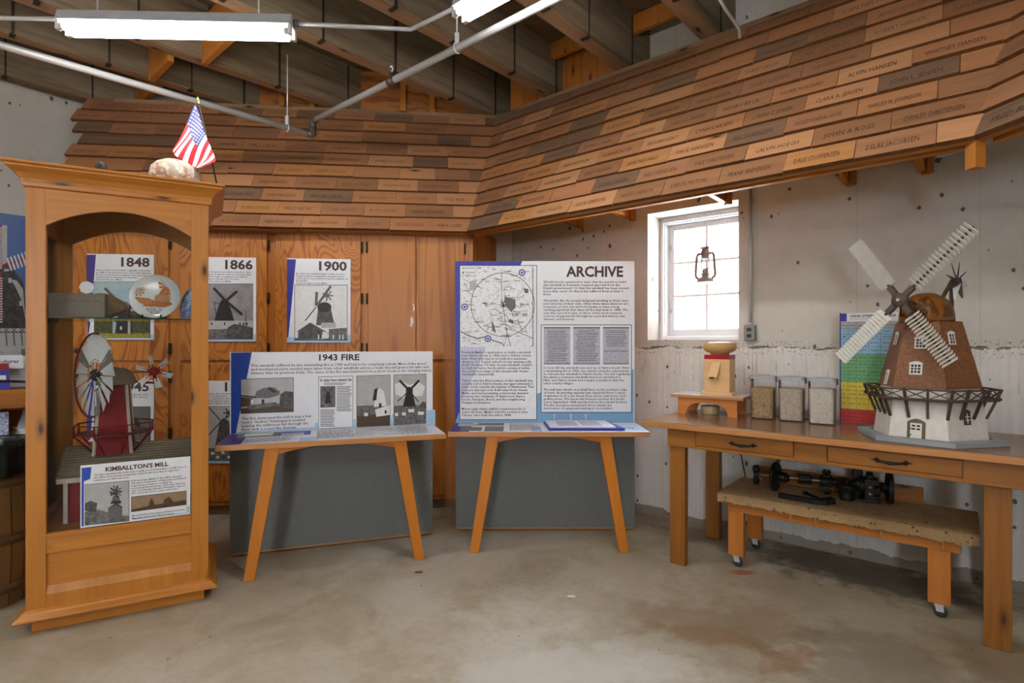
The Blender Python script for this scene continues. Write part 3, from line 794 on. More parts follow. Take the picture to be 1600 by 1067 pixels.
# ------------------------------------------------------------------ built-in cabinets under the back awning
cab = thing('built_in_cabinet', 'wall of built-in orange plywood cabinets under the shingled awning', 'cabinet', FC.loc, FC.a)
XA, XB = FC.x(101), FC.x(739)
mb = MB()
mb.box(XA, XB, .02, .045, .09, 2.42, PLYP, 2); mb.box(XA, XB, .08, .10, 0, .10, BEAM_S)
mb.box(XA, XB, .045, .70, 2.36, 2.40, PINE_D, 0); mb.box(XA, XB, .70, .715, 0.09, 2.40, PINE_D, 2)
mb.build('cabinet_body', cab)
e0 = FC.world(XB, .02); ex, ez = FR.hit(781, 500); e1 = FR.world(ex, -.02)
l0, l1 = FC.local(e0.x, e0.y), FC.local(e1.x, e1.y)
mb = MB(); dv = (Vector(l1) - Vector(l0)).normalized(); pv = Vector((-dv.y, dv.x)) * .02
mb.hexa([(l0[0], l0[1], 0), (l1[0], l1[1], 0), (l1[0] + pv.x, l1[1] + pv.y, 0), (l0[0] + pv.x, l0[1] + pv.y, 0), (l0[0], l0[1], 2.42), (l1[0], l1[1], 2.42), (l1[0] + pv.x, l1[1] + pv.y, 2.42), (l0[0] + pv.x, l0[1] + pv.y, 2.42)], PLYP, 2)
mb.build('end_panel', cab)
DOORS = [(114.5, 263, 'R', PLYC), (281, 417, 'R', PLYC), (430, 563.5, 'R', PLYC), (575, 649.6, 'L', PLYP), (650.6, 725, 'R', PLYP)]
for a, b, side, m in DOORS:
    xa, xb = FC.x(a), FC.x(b)
    for z0, z1, up in ((1.262, 2.312, True), (.13, 1.235, False)):
        mb = MB(); mb.box(xa, xb, 0, .0195, z0, z1, m, 2)
        if a == 575 and up:                                    # bare wood where the veneer has chipped off
            for pp in ([(642, 494), (645, 496), (646, 504), (643, 511), (641, 510)], [(644, 474), (647, 476), (648, 484), (645, 487), (646, 480)]): q = [FC.hit(*c) for c in pp]; mb.poly([(c[0], -.0006, c[1]) for c in q], PH_W)
        dr = mb.build('door', cab, 0.003)
        hx = xb + .008 if side == 'R' else xa - .008
        for hz in ((2.19, 1.765, 1.355) if up else (1.13, .68, .25)):
            h = MB(); h.box(hx - .009, hx + .009, -.004, .0205, hz - .045, hz + .045, BRONZE); h.tube([(hx, -.007, hz - .04), (hx, -.007, hz + .04)], .006, BRONZE, 8); h.build('hinge', dr)
        kx = xa + .04 if side == 'R' else xb - .04
        if a in (114.5,):
            h = MB(); kz = 1.34 if up else 1.15
            h.lathe([(.006, 0), (.007, .014), (.017, .02), (.019, .028), (.012, .035), (0, .037)], BRONZE, (kx, 0, kz), 16, Matrix.Rotation(PI / 2, 3, 'X')); h.build('knob', dr)

# ================================================================== posters on the cabinet doors
def poster(label, px0, px1, py0, py1, group=None):
    """board standing 1.2 cm off the doors; its outline as the photograph shows it on the cabinet plane"""
    fr = FC; dy = -0.013
    xa, za = fr.hit(px0, py1, dy); xb, zb = fr.hit(px1, py0, dy)
    w = fr.world(xa, 0.0, za)
    root = thing('history_poster', label, 'poster', w, fr.a)
    T = Matrix.Translation((-xa, 0, -za))
    mb = MB(); mb.M = T; mb.box(xa, xb, dy, -.0005, za, zb, PAPER); mb.build('board', root)
    pr = Print(fr, dy); pr.mb.M = T
    def done(phs):
        pr.build('printed_lettering', root)
        for p in phs: p.mb.M = T
    return root, pr, T
def photo(fr, dy, T, parent, name='printed_photo', label=None):
    p = Print(fr, dy); p.mb.M = T
    return p

# 1848
r, pr, T = poster('white 1848 poster with colour mill photo, seen through the display case glass', 136, 240, 398, 531)
pr.poly([(135, 398), (150, 398), (142, 500), (137, 531)], PURP).poly([(137, 523), (142, 523), (142, 529), (234, 529), (234, 523), (240, 523), (240, 531), (137, 531)], LBLUE)
pr.text('1848', 189.5, 234, 416, 13.5, INK_T, bold=.03)
pr.para(['Here is what our windmill originally looked like', 'in 1848. It would have been short with classical', 'Dutch construction including cloth sails and a', 'manual yaw mechanism (krojeværk).', 'Pictured: Bosbro Mølle'], 150.5, 235, 423, 3.7, 2.4, INK_B)
pr.build('lettering', r)
SKYP = mottled('photo_sky', (118, 162, 190), (176, 190, 184), 6, 0.3, 0.7); GRASSP = mottled('photo_meadow', (120, 112, 26), (176, 158, 40), 60); TREEP = mottled('photo_trees', (34, 40, 22), (84, 88, 44), 60)
ph = photo(FC, -.013, T, r)
ph.rect(147, 440, 235, 528, PH_D, 1).rect(147.6, 440.6, 234.4, 527.4, SKYP, 2)
ph.rect(147.6, 520, 234.4, 527.4, GRASSP, 3).poly([(147.6, 520), (147.6, 499), (160, 494), (176, 500), (176, 521)], TREEP, 3).poly([(205, 521), (206, 504), (214, 494), (226, 492), (234.4, 498), (234.4, 522)], TREEP, 3)
ph.poly([(180, 521), (186, 478), (203, 478), (208, 521)], PH_D, 4).disc(194, 478, 9, 7, PH_M, 5).rect(188, 498, 191, 503, PH_W, 6).rect(188, 510, 191, 515, PH_W, 6).rect(200, 504, 204, 521, PH_L, 5)
ph.line([(164, 450), (192, 478)], 4.5, PH_M, 6).line([(164, 450), (192, 478)], 1, PH_D, 7).line([(190, 481), (178, 494)], 4.5, PH_M, 6)
ph.build('photograph', r)
# 1866
r, pr, T = poster('white 1866 poster with dark mill photo beside the display case', 302, 400, 402.5, 533.5)
pr.poly([(302, 402), (316, 402), (306, 526), (302, 533.5)], NAVY).poly([(302, 530), (396, 530), (396, 522), (400, 522), (400, 533.5), (302, 533.5)], LBLUE)
pr.text('1866', 352, 395, 420, 13.5, INK_T, bold=.03)
pr.para(['After its relocation onto Nørre Snede in 1866,', 'the mill grew in size in order to accommodate', 'an expanded range of equipment. It still has', 'many features standard for the time.', 'Pictured: Brandkaervej Mølle'], 311, 393, 425.5, 3.7, 2.4, INK_B)
pr.build('lettering', r)
DUSK = mottled('photo_dusk_sky', (112, 106, 110), (150, 146, 150), 9, .3, .7)
ph = photo(FC, -.013, T, r)
ph.rect(308, 443, 395.5, 530.5, PH_D, 1).rect(308.6, 443.6, 395, 530, DUSK, 2).rect(308.6, 512, 395, 530, PH_GRND, 3).poly([(352, 526), (356, 512), (366, 506), (380, 508), (395, 512), (395, 530), (352, 530)], PH_BUSH, 6)
ph.poly([(308.6, 501), (395, 501), (395, 513), (308.6, 515)], PH_L, 4)
for x in (330, 350, 374, 380, 385): ph.rect(x, 504, x + 2.2, 508, PH_D, 5)
ph.poly([(335, 501), (343, 474), (353, 470), (360, 480), (366, 501)], PH_D, 5).poly([(343, 474), (348, 467), (356, 468), (360, 478)], PH_D, 5)
for e in ((334, 450), (371, 455), (379, 492)): ph.line([(353, 470), e], 4.2, PH_D, 6)
ph.line([(333, 472), (342, 474)], 1, PH_D, 6).line([(335, 472), (338, 492)], 1, PH_D, 6).line([(384.5, 486), (384.5, 512)], 1, PH_D, 6)
ph.build('photograph', r)
# 1900
r, pr, T = poster('white 1900 poster with bright mill photo above the fire exhibit', 448.5, 547.5, 405, 535)
pr.poly([(448.5, 405), (462.5, 405.3), (450.5, 527), (448.5, 527)], NAVY).poly([(448.5, 527), (460, 527), (460, 532), (543, 532), (543, 523), (547.5, 523), (547.5, 535), (448.5, 535)], LBLUE)
pr.text('1900', 498.5, 542, 422, 13.5, INK_T, bold=.03)
pr.para(['By 1900, the windmill began to take on more', 'Danish features including the transition from', 'cloth sails to wood shutters and the addition of', 'the fantail.', 'Pictured: Nørre Snede Mølle'], 463, 543, 428.5, 3.75, 2.4, INK_B)
pr.build('lettering', r)
ph = photo(FC, -.013, T, r)
ph.rect(460, 445, 543.2, 532, PH_D, 1).rect(460.8, 445.8, 542.4, 531.2, PH_W, 2).rect(460.8, 528, 542.4, 531.2, PH_GRND, 3)
ph.poly([(494, 508), (497, 482), (517, 482), (523, 508)], PH_BUSH, 4).disc(507, 480, 11, 8, PH_D, 5).rect(502, 504, 525, 512, PH_L, 5)
ph.line([(517, 447), (495, 478)], 4, PH_M, 6).line([(494, 478), (495, 456)], 4.5, PH_M, 6).line([(494, 480), (477, 501)], 1.6, PH_D, 6)
for k in range(7): ph.line([(512, 462), (512 + 9 * math.cos(k * .9), 462 + 9 * math.sin(k * .9))], 2, PH_M, 5)
ph.poly([(466, 529), (466, 517), (485, 504), (512, 520), (512, 529)], PH_BUSH, 7).line([(465, 518), (485, 504.5), (513, 521)], 1.6, PH_M, 8).poly([(504, 518), (512, 519), (512, 529), (504, 529)], PH_W, 8)
ph.poly([(514, 529), (514, 514), (542, 512), (542, 529)], PH_GRND, 6)
for x in (497, 503, 520, 530, 535): ph.rect(x, 523, x + 2, 530, PH_W, 9)
ph.build('photograph', r)
# 1945 behind the red mill model
r, pr, T = poster('white 1945 poster half hidden behind the red mill model in the display case', 136, 240, 594, 690)
pr.poly([(136, 594), (150, 594), (141, 686), (136, 690)], NAVY)
pr.text('1945', 190, 233, 611, 13.5, INK_T, bold=.03)
pr.para(['By 1945, the new windmill was', 'complete, occupying the space', 'of the one that had'], 154, 231, 618, 3.7, 2.4, INK_B)
pr.build('lettering', r)
ph = photo(FC, -.013, T, r)
ph.rect(147, 635, 235.5, 688, PH_D, 1).rect(147.6, 635.6, 235, 687.4, PH_M, 2).rect(147.6, 671, 235, 687.4, PH_GRND, 3).poly([(196, 672), (202, 656), (210, 652), (218, 658), (221, 672)], PH_D, 4)
ph.build('photograph', r)
# the last one, lower row beside the fire exhibit
r, pr, T = poster('white mill poster low between the display case and the fire exhibit', 300, 396, 594.5, 724)
pr.poly([(300, 594.5), (312, 594.5), (302, 700), (300, 724)], NAVY).rect(300, 720, 396, 724, LBLUE)
pr.text('19', 351.5, 371, 611, 13.5, INK_T, bold=.03)
pr.para(['After the war, the windmill had served', 'its tasks, it continued to', 'be kept in a condition the mill still was', 'maintained by the people of', 'Nørre Snede, Nørre Snede Mølle'], 306, 385, 616.5, 3.75, 2.4, INK_B)
pr.build('lettering', r)
ph = photo(FC, -.013, T, r)
ph.rect(304, 634.5, 392, 720, PH_D, 1).rect(304.6, 635, 391.4, 719.5, PH_L, 2)
ph.poly([(336, 700), (343, 660), (349, 653), (358, 658), (366, 700)], PH_BUSH, 4).poly([(336, 700), (344, 660), (349, 652), (352, 700)], PH_D, 3)
for e in ((326, 636), (326, 680), (372, 640)): ph.line([(346, 658), e], 1.6, PH_D, 5)
for k in range(6): ph.line([(357, 645), (357 + 8 * math.cos(k * 1.05), 645 + 8 * math.sin(k * 1.05))], 2, PH_D, 5)
ph.rect(304.6, 700, 391.4, 719.5, PH_GRND, 4)
for x, y in ((330, 706), (338, 712), (346, 705), (356, 712)): ph.rect(x, y, x + 5, y + 4, PH_W, 5)
ph.build('photograph', r)

# ================================================================== the two exhibit stands
LEGW = wood('varnished_fir_legs', (202, 126, 36), (180, 102, 22), 1.4, 0.0, 0.35)
def exhibit(fr, label, zt):
    r = thing('exhibit_stand', label, 'exhibit stand', fr.loc, fr.a)
    W = 1.333
    mb = MB(); mb.box(0, W, 0, .022, .024, .80, GREYP); mb.box(0.0, W, .006, .022, .80, zt, PAPER); mb.build('back_panel', r)
    mb = MB(); mb.box(.0, W, .0222, .034, .03, zt - .01, LEGW); mb.box(.0, W, .002, .03, .012, .0238, EDGEW); mb.build('backing_sheet', r)
    # shelf with a printed top
    mb = MB(); mb.prism([(-.01, -.455), (W + .004, -.455), (W, -.002), (0, -.002)], .776, .808, EDGEW, 'xy'); mb.build('shelf', r, .003)
    for s in (0, 1):
        X = lambda x: x if s == 0 else W - x
        mb = MB(); pts = []
        for (cx, cy, z, w, d) in ((.165, -.415, 0, .062, .05), (.290, -.385, .776, .082, .07)):
            q = [(X(cx - w / 2), cy - d / 2, z), (X(cx + w / 2), cy - d / 2, z), (X(cx + w / 2), cy + d / 2, z), (X(cx - w / 2), cy + d / 2, z)]
            pts += q if s == 0 else [q[1], q[0], q[3], q[2]]
        mb.hexa(pts, LEGW, 2); mb.build('leg', r, .005)
        mb = MB(); mb.lathe([(.013, 0), (.013, .006), (.005, .008), (.005, .03)], GALVD, (X(.08), .012, 0.001), 12); mb.build('levelling_foot', r)
        mb = MB(); mb.box(min(X(.26), X(.32)), max(X(.26), X(.32)), -.36, -.001, .715, .775, LEGW); mb.build('side_rail', r)
    # apron, shallow arch
    mb = MB(); n = 14; top, arch = [], []
    for i in range(n + 1):
        t = i / n; x = .325 + (W - .65) * t
        arch.append((x, .731 + .043 * math.sin(PI * t) ** .8)); top.append((x, .7755))
    mb.prism(arch + top[::-1], -.41, -.385, LEGW); mb.build('apron', r, .002)
    return r
# ---------------- ARCHIVE
r = exhibit(FA, 'white ARCHIVE exhibit board with map on a slate panel with two wooden legs', 2.012)
T = Matrix()
pr = Print(FA, 0.0)
pr.mb.box(0, 1.333, -.0004, .0058, .8085, 2.012, PAPER)
pr.poly([(711, 408), (816, 408), (713, 656), (711, 660)], NAVY, 1)
pr.poly([(990, 577), (990, 660), (711.5, 660), (722, 636), (838, 648), (838, 615), (845, 613), (845, 640), (986, 644), (986, 577)], MBLUE, 2)
pr.rect(718.5, 415, 838.5, 655.5, PAPER, 3).poly([(719.5, 542), (759.5, 542), (746, 575), (719.5, 628)], LAV, 4).frame([(718.5, 414.8), (838.5, 414.8), (838.5, 655.5), (718.5, 655.5)], .9, PH_D, 6)
pr.rect(845.5, 507.5, 986.5, 644, PAPER, 3).frame([(845.5, 507.5), (986.5, 507.5), (986.5, 644), (845.5, 644)], .9, PH_D, 6)
pr.build('printed_sheet', r)
pr = Print(FA, 0.0)
pr.text('ARCHIVE', 884.5, 973.5, 432, 15.5, INK_T, 4, .03)
pr.para(['Would you be surprised to learn that the permit to build', 'this windmill in Denmark required approval from the', 'Danish government? Or that this windmill has been moved', 'more than once? Or that is has suffered from at least 3', 'fires?', '', 'Windmills, like the people living and working in them, have', 'rich histories of their own. Often times these histories are', "forgotten or lost, but we're fortunate to have a long,", 'winding papertrail that dates all the way back to 1846. We', 'owe this record in part, to three of the most common', 'sources of paperwork throughout recorded history: law,', 'disaster, and business.'], 849, 982, 442, 4.85, 3.3, INK_B, 4)
pr.para(['So how did the windmill ever end up in Nørre Snede? After', 'a devastating fire in 1865, the owners used the opportunity', 'to relocate the windmill to Nørre Snede. The law regulating', 'the distance between windmills had been abolished in', '1862, and Nørre Snede had a larger population than the', 'other nearby villages.', '', 'The mill was rebuilt on a small farm on the northern edge', 'of town. Its grinding capacity was expanded from 2 types', 'of grinders to 4: a rye stone, flour stone, malt stone, and', 'grubbe stone. We know this because another fire broke', 'out in September 1868 shortly before the rebuild finished.', 'The fire insurance assessment above details the', 'destruction of equipment waiting to be installed.'], 849, 984.5, 576, 4.87, 3.3, INK_B, 5)
pr.para(["Frederik Møller's application to build a windmill", 'near Nørre Snede in 1846 had to follow certain', 'laws. New mills had to be built at a minimum', 'distance of 1 Danish mile from any existing mills', "(4.68 US miles; 7.5 km). A new windmill couldn't", 'be built in Nørre Snede which remained within', 'the protected range of the closest mill, Vester', 'Vandmølle (watermill).', '', 'That is why the first location of this windmill was', 'actually not in Nørre Snede, but approximately 2', 'miles north outside the hamlet of Nørhoved. This', 'location was just over 4.68 miles from Vester', 'Mølle, and had promising commercial demand', 'between the residents of Nørhoved, Nørre', 'Snede, Hampen, Boest, and the neighboring', 'Palsgaard plantation.', '', 'Messy legal claims stalled construction for 2', 'years. By then, Møller sold the permit to Jens', 'Olesen, who built the mill in 1848.'], 721.5, 834.5, 552, 4.9, 3.4, INK_B, 6)
pr.build('lettering', r)
mp = Print(FA, 0.0)
mp.rect(719.3, 415.5, 835, 542, MAPM, 4).rect(832, 416, 833.2, 542, PH_M, 6)
rnd = random.Random(5)
for k in range(46):
    x, y = rnd.uniform(722, 828), rnd.uniform(420, 538); a = rnd.uniform(0, PI); pts = [(x, y)]
    for q in range(rnd.randint(3, 8)):
        a += rnd.uniform(-.6, .6); x += 4.5 * math.cos(a); y += 4.5 * math.sin(a)
        if not (721 < x < 831 and 417 < y < 541): break
        pts.append((x, y))
    if len(pts) > 1: mp.line(pts, rnd.choice((.35, .35, .5, .8)), PH_M, 5)
for k in range(60):
    x, y = rnd.uniform(722, 818), rnd.uniform(420, 538); w = rnd.uniform(5, 11); mp.rect(x, y, x + w, y + 1.0, PH_M, 5)
for p in ([(788, 463), (805, 468), (806, 480), (799, 487), (789, 478)], [(796, 498), (803, 501), (802, 506), (794, 503)], [(818, 450), (826, 452), (825, 458), (820, 458)], [(734, 440), (746, 436), (742, 452), (733, 455)], [(768, 500), (772, 508), (775, 520), (769, 516)]): mp.poly(p, PH_L if p[0][0] in (734,) else PH_M, 6)
mp.line([(784, 427), (784, 470), (788, 490), (792, 520), (798, 541)], .8, PH_D, 6)
mp.line([(789, 506), (805, 517), (832, 528)], .7, PH_D, 6)
mp.line([(720, 518), (732, 524), (745, 529), (758, 526), (770, 532), (784, 536), (788, 541)], 1.6, PH_M, 6)
mp.ring(785.5, 476, 49.5, 49.5, .9, PH_D, 7, 60)
mp.rect(719.5, 416, 756, 434, MAPM, 7).text('Central Jutland, 1846', 721.5, 752.5, 420, 2.6, INK_B, 8, .01, 1).text('Windmill', 726.5, 742, 427, 3.2, INK_B, 8, 0, 1).text('Watermill', 726.5, 744, 432.5, 3.2, INK_B, 8, 0, 1)
mp.poly([(722, 427.5), (723.5, 423), (725, 427.5)], PH_D, 8).ring(723.5, 431, 1.3, 1.3, .6, PH_M, 8, 12)
for x, y in ((815.5, 426), (726, 479.5), (762.5, 529)):
    mp.disc(x, y, 5.2, 5.2, LAV, 7)
    for k in range(14): a = k * PI / 7; mp.line([(x + 4.2 * math.cos(a), y + 4.2 * math.sin(a)), (x + 5.8 * math.cos(a), y + 5.8 * math.sin(a))], 1.1, NAVY, 8)
    mp.ring(x, y, 4.3, 4.3, 1.1, NAVY, 8, 20).disc(x, y, 1.6, 1.6, NAVY, 9)
mp.poly([(783.5, 480), (785, 475), (787.5, 475), (789, 480)], INK_T, 8).line([(782, 470), (790, 478)], 1, INK_T, 9).line([(790, 470), (782, 478)], 1, INK_T, 9)
mp.text('E.', 758.5, 765, 479, 5.5, PH_D, 8).text('R', 813, 819, 479, 5.5, PH_D, 8).text('LIII\u00b0 30', 800.5, 824, 494, 4.5, PH_D, 8, .02)
mp.build('map_print', r)
dc = Print(FA, 0.0)
for x0, x1 in ((849.5, 891), (895.5, 937.5), (942, 982.5)):
    dc.rect(x0, 511, x1, 569, SCRIPT, 4).rect(x0, 511, x1, 513, PH_M, 5).rect(x0, 567.5, x1, 569, PH_M, 5)
    for k in range(17 if x0 < 940 else 9):
        y = 517 + k * 2.9; dc.line([(x0 + rnd.uniform(4, 7), y), (x1 - rnd.uniform(3, 8), y + rnd.uniform(-.4, .4))], .9, PH_M, 5)
dc.rect(944, 548, 981, 549, PH_M, 5)
dc.build('document_prints', r)
def shelf_sheet(r, pieces, name='shelf_print'):
    mb = MB()
    for x0, x1, y0, y1, m, l in pieces: mb.poly([(x0, y0, .8084 + .0005 * l), (x1, y0, .8084 + .0005 * l), (x1, y1, .8084 + .0005 * l), (x0, y1, .8084 + .0005 * l)], m)
    return mb
def shelf_lines(mb, x0, x1, y0, n, pitch, m=INK_B, h=.011):
    for k in range(n):
        w = (x1 - x0) * random.uniform(.8, 1.0); y = y0 - k * pitch
        x = x0
        while x < x0 + w:
            l = random.uniform(.012, .045); l = min(l, x0 + w - x + .005)
            mb.poly([(x, y - h, .8104), (x + l, y - h, .8104), (x + l, y, .8104), (x, y, .8104)], m); x += l + .008
BLUEW = flat('blue_washed_print', (176, 194, 224), 0.4); PALEW = flat('pale_print', (226, 228, 236), 0.35)
mb = shelf_sheet(r, [(.0, 1.333, -.45, -.02, PALEW, 0), (.0, .13, -.44, -.03, PURP, 1), (.03, .17, -.2, -.06, PH_L, 2), (.17, .36, -.16, -.04, PH_M, 2), (.06, .21, -.4, -.24, PH_GRND, 2), (.23, .36, -.42, -.20, PH_M, 2), (.55, .62, -.44, -.2, BLUEW, 1), (1.14, 1.32, -.40, -.08, BLUEW, 1), (1.17, 1.27, -.30, -.26, PH_M, 2)])
shelf_lines(mb, .40, .62, -.08, 9, .035)
mb.build('shelf_print', r)
# bound leaves on three ring posts
bk = thing('document_binder', 'open binder of photocopied documents on the shelf of the ARCHIVE exhibit', 'binder', FA.world(.90, -.23, .8105), 0)
mb = MB(); mb.prism([(-.235, -.17), (.28, -.17), (.215, .155), (-.25, .155)], 0, .016, NAVY, 'xy'); mb.build('cover', bk)
mb = MB(); mb.prism([(-.225, -.15), (.22, -.15), (.20, .15), (-.24, .15)], .016, .024, PALEW, 'xy')
for x0, x1 in ((-.16, -.02), (.0, .14)):
    mb.poly([(x0, -.12, .0245), (x1, -.12, .0245), (x1 - .01, .1, .0245), (x0 - .01, .1, .0245)], SCRIPT)
mb.build('leaves', bk)
for px in (866, 892, 915):
    x, z = FA.hit(px, 657, -.05); xx = x - .90
    mb = MB(); mb.tube([(xx, .175, -.002), (xx, .175, .05)], .005, GALV, 8); mb.lathe([(.005, .05), (.011, .052), (.011, .06), (.006, .064), (0, .064)], GALV, (xx, .175, 0), 12); mb.build('ring_post', bk)

# ---------------- 1943 FIRE
r = exhibit(FF, 'white 1943 FIRE exhibit board on a slate panel with two splayed wooden legs', 1.34)
pr = Print(FF, 0.0)
pr.mb.box(0, 1.333, -.0004, .0058, .8085, 1.34, PAPER)
pr.poly([(361, 551), (393.5, 550.5), (368, 680), (361, 681)], NAVY2, 1)
pr.poly([(368.5, 675), (492, 667), (492, 661), (498, 660), (498, 669), (552, 666), (552, 655), (612, 652), (612, 647), (667, 643), (667, 641), (680, 640), (680, 664), (368, 680)], LBLUE, 1)
pr.build('printed_sheet', r)
pr = Print(FF, 0.0)
pr.text('1943 FIRE', 498.5, 561.5, 563, 9.2, INK_T, 3, .03)
pr.para(['This windmill suffered its last devastating fire in 1943 and had to be completely rebuilt. Most of the wood', 'and mechanical parts needed were taken from other windmills and as a result, the mill grew a bit taller and', 'thinner than its previous build. The cause of the fire was believed to be a short circuit in the charging station.'], 392, 675, 573, 5.9, 4.0, INK_T, 3, -1.0, .012)
pr.para(['The fire destroyed the mill in just a few', 'hours. Gudrun Vestergaard recalled', 'hearing the millstones fall through the', 'floor with a sound like thunder.'], 377.5, 486.5, 656, 5.7, 4.0, INK_T, 3, -3.5, .012)
pr.build('lettering', r)
ph = Print(FF, 0.0)      # ruin
ph.poly([(376, 592), (459, 589.5), (459, 643.5), (376, 646.5)], PH_D, 1).poly([(376.8, 592.8), (458.3, 590.3), (458.3, 642.8), (376.8, 645.7)], PH_L, 2)
ph.poly([(376.8, 638), (458.3, 632), (458.3, 642.8), (376.8, 645.7)], SEPIAD, 3).poly([(376.8, 620), (395, 622), (395, 634), (376.8, 636)], SEPIAD, 4).poly([(390, 632), (399, 616), (412, 606), (430, 606), (440, 614), (442, 628), (430, 634), (392, 637)], PH_L, 4)
ph.poly([(398, 620), (401, 611), (412, 606), (428, 605), (438, 612), (436, 617), (420, 622), (402, 622)], PH_M, 5).poly([(418, 607), (421, 604), (432, 612), (428, 614)], PH_D, 6).rect(409, 624, 413, 631, PH_D, 6).rect(392, 624, 396, 630, PH_W, 5)
ph.poly([(436, 636), (438, 616), (446, 611), (458.3, 612), (458.3, 640)], PH_BUSH, 6).poly([(384, 634), (430, 628), (438, 633), (390, 640)], PH_GRND, 6).poly([(376.8, 617), (400, 619.5), (400, 622), (376.8, 619)], PH_D, 6)
ph.build('photograph', r)
ph = Print(FF, 0.0)      # newspaper cutting
ph.poly([(497.5, 588.5), (551.5, 587), (551.5, 667.5), (497.5, 670)], PH_D, 1).poly([(498.2, 589.2), (550.8, 587.7), (550.8, 666.8), (498.2, 669.3)], PAPER, 2)
ph.text('Nr. Snedes Vartegn nedbrændt i Nat', 500, 549.5, 596, 4, PH_D, 3, .03)
ph.rect(506, 598, 540, 599, PH_M, 3).rect(506, 600.3, 536, 601.2, PH_M, 3)
ph.poly([(500.5, 603.5), (524, 603), (524, 636), (500.5, 637)], PH_M, 3).poly([(501, 628), (523.6, 627), (523.6, 635.6), (501, 636.6)], PH_GRND, 4)
mill(ph, 512.5, 630, 615, 5, 2.6, 2.8, ((505, 606, 1.4), (519.5, 606, 1.4), (504, 621, 1), (520, 621, 1)), PH_D, PH_D, 5)
for x0, x1, y0, n in ((500.5, 524, 640, 11), (526, 549.5, 603.5, 16)):
    for k in range(n): ph.rect(x0, y0 + k * 2.5, x1 - random.uniform(0, 4), y0 + k * 2.5 + 1.1, PH_M, 3)
ph.build('newspaper_print', r)
ph = Print(FF, 0.0)      # burnt stump
ph.poly([(557, 587), (610, 585.5), (610, 665), (557, 667.5)], PH_D, 1).poly([(557.7, 587.7), (609.4, 586.2), (609.4, 664.4), (557.7, 666.8)], PH_L, 2)
ph.poly([(557.7, 634), (609.4, 632), (609.4, 664.4), (557.7, 666.8)], PH_GRND, 3).poly([(557.7, 650), (609.4, 645), (609.4, 664.4), (557.7, 666.8)], SEPIAD, 4).poly([(584, 636), (588, 612), (594, 606), (600, 612), (604, 634)], PH_W, 4).poly([(582, 626), (585, 608), (590, 606), (588, 625)], PH_D, 5).rect(592, 630, 596, 636, PH_D, 5)
ph.poly([(586, 640), (609.4, 632), (609.4, 648), (588, 651)], PH_W, 5).rect(601, 641, 604, 646, PH_D, 6).rect(569, 645, 575, 650, PH_W, 5)
ph.build('photograph', r)
ph = Print(FF, 0.0)      # rebuilt mill
ph.poly([(615, 585.5), (666, 584), (666, 662), (615, 664.5)], PH_D, 1).poly([(615.7, 586.2), (665.4, 584.7), (665.4, 661.4), (615.7, 663.8)], PH_L, 2)
ph.poly([(617, 600), (628, 596), (640, 601), (655, 597), (664, 604), (660, 618), (630, 622), (618, 616)], PH_W, 3).poly([(615.7, 634), (665.4, 632), (665.4, 661.4), (615.7, 663.8)], PH_GRND, 4)
mill(ph, 639.5, 635, 610, 10, 4.5, 5.5, ((624, 594, 3.5), (655, 594, 3.5), (621, 627, 1.4), (654, 628, 1.4)), PH_D, PH_D, 5)
for x, y, w in ((617, 645, 5), (628, 644, 6), (638, 639, 9), (653, 643, 9)): ph.rect(x, y, x + w, y + 5, PH_W, 6)
ph.poly([(655, 634), (660, 627), (665.4, 629), (665.4, 638)], PH_BUSH, 6)
ph.build('photograph', r)
mb = shelf_sheet(r, [(.0, 1.333, -.45, -.02, PALEW, 0), (.0, .12, -.44, -.03, PURP, 1), (.10, .27, -.16, -.05, PH_W, 3), (.06, .30, -.2, -.03, PH_M, 2), (.30, .50, -.2, -.04, NAVY2, 2), (.32, .46, -.2, -.10, PH_L, 3), (1.03, 1.30, -.44, -.05, PALEW, 1), (.44, .54, -.45, -.3, BLUEW, 1)])
shelf_lines(mb, .54, .80, -.07, 9, .038); shelf_lines(mb, .06, .42, -.27, 4, .038); shelf_lines(mb, 1.05, 1.26, -.07, 9, .038)
mb.build('shelf_print', r)
bk = thing('laminated_leaf', 'loose grey laminated leaf lying on the shelf of the fire exhibit', 'leaflet', FF.world(.90, -.22, .8105), FF.a + R(-2))
LAMI = mottled('faded_grey_print', (168, 166, 172), (204, 202, 206), 5, .35, .65)
mb = MB(); mb.prism([(-.125, -.19), (.165, -.17), (.105, .18), (-.12, .17)], 0, .005, LAMI, 'xy'); mb.build('leaf', bk)

# ================================================================== glazed display case
case = thing('display_case', 'tall golden pine display case with glass front and arched top', 'display case', FD.loc, FD.a)
XW0, XW1, DP = -.02, .75, .62
mb = MB(); mb.box(.0, .73, .012, DP - .02, 0, .068, PINE, 0); mb.build('plinth', case, .003)
def rectloft(mb, prof, x0, x1, y0, y1, m):
    """mitred moulding: (offset, z) profile run round a rectangle, board by board"""
    for (o0, z0), (o1, z1) in zip(prof[:-1], prof[1:]):
        a = [(x0 - o0, y0 - o0), (x1 + o0, y0 - o0), (x1 + o0, y1 + o0), (x0 - o0, y1 + o0)]
        b = [(x0 - o1, y0 - o1), (x1 + o1, y0 - o1), (x1 + o1, y1 + o1), (x0 - o1, y1 + o1)]
        for i in range(4):
            j = (i + 1) % 4
            L = math.hypot(a[j][0] - a[i][0], a[j][1] - a[i][1]); h = math.hypot(o1 - o0, z1 - z0); s = 7 * i + z0 * 5
            mb.poly([(*a[i], z0), (*a[j], z0), (*b[j], z1), (*b[i], z1)], m, [(s, s), (s + L, s), (s + L, s + h), (s, s + h)])
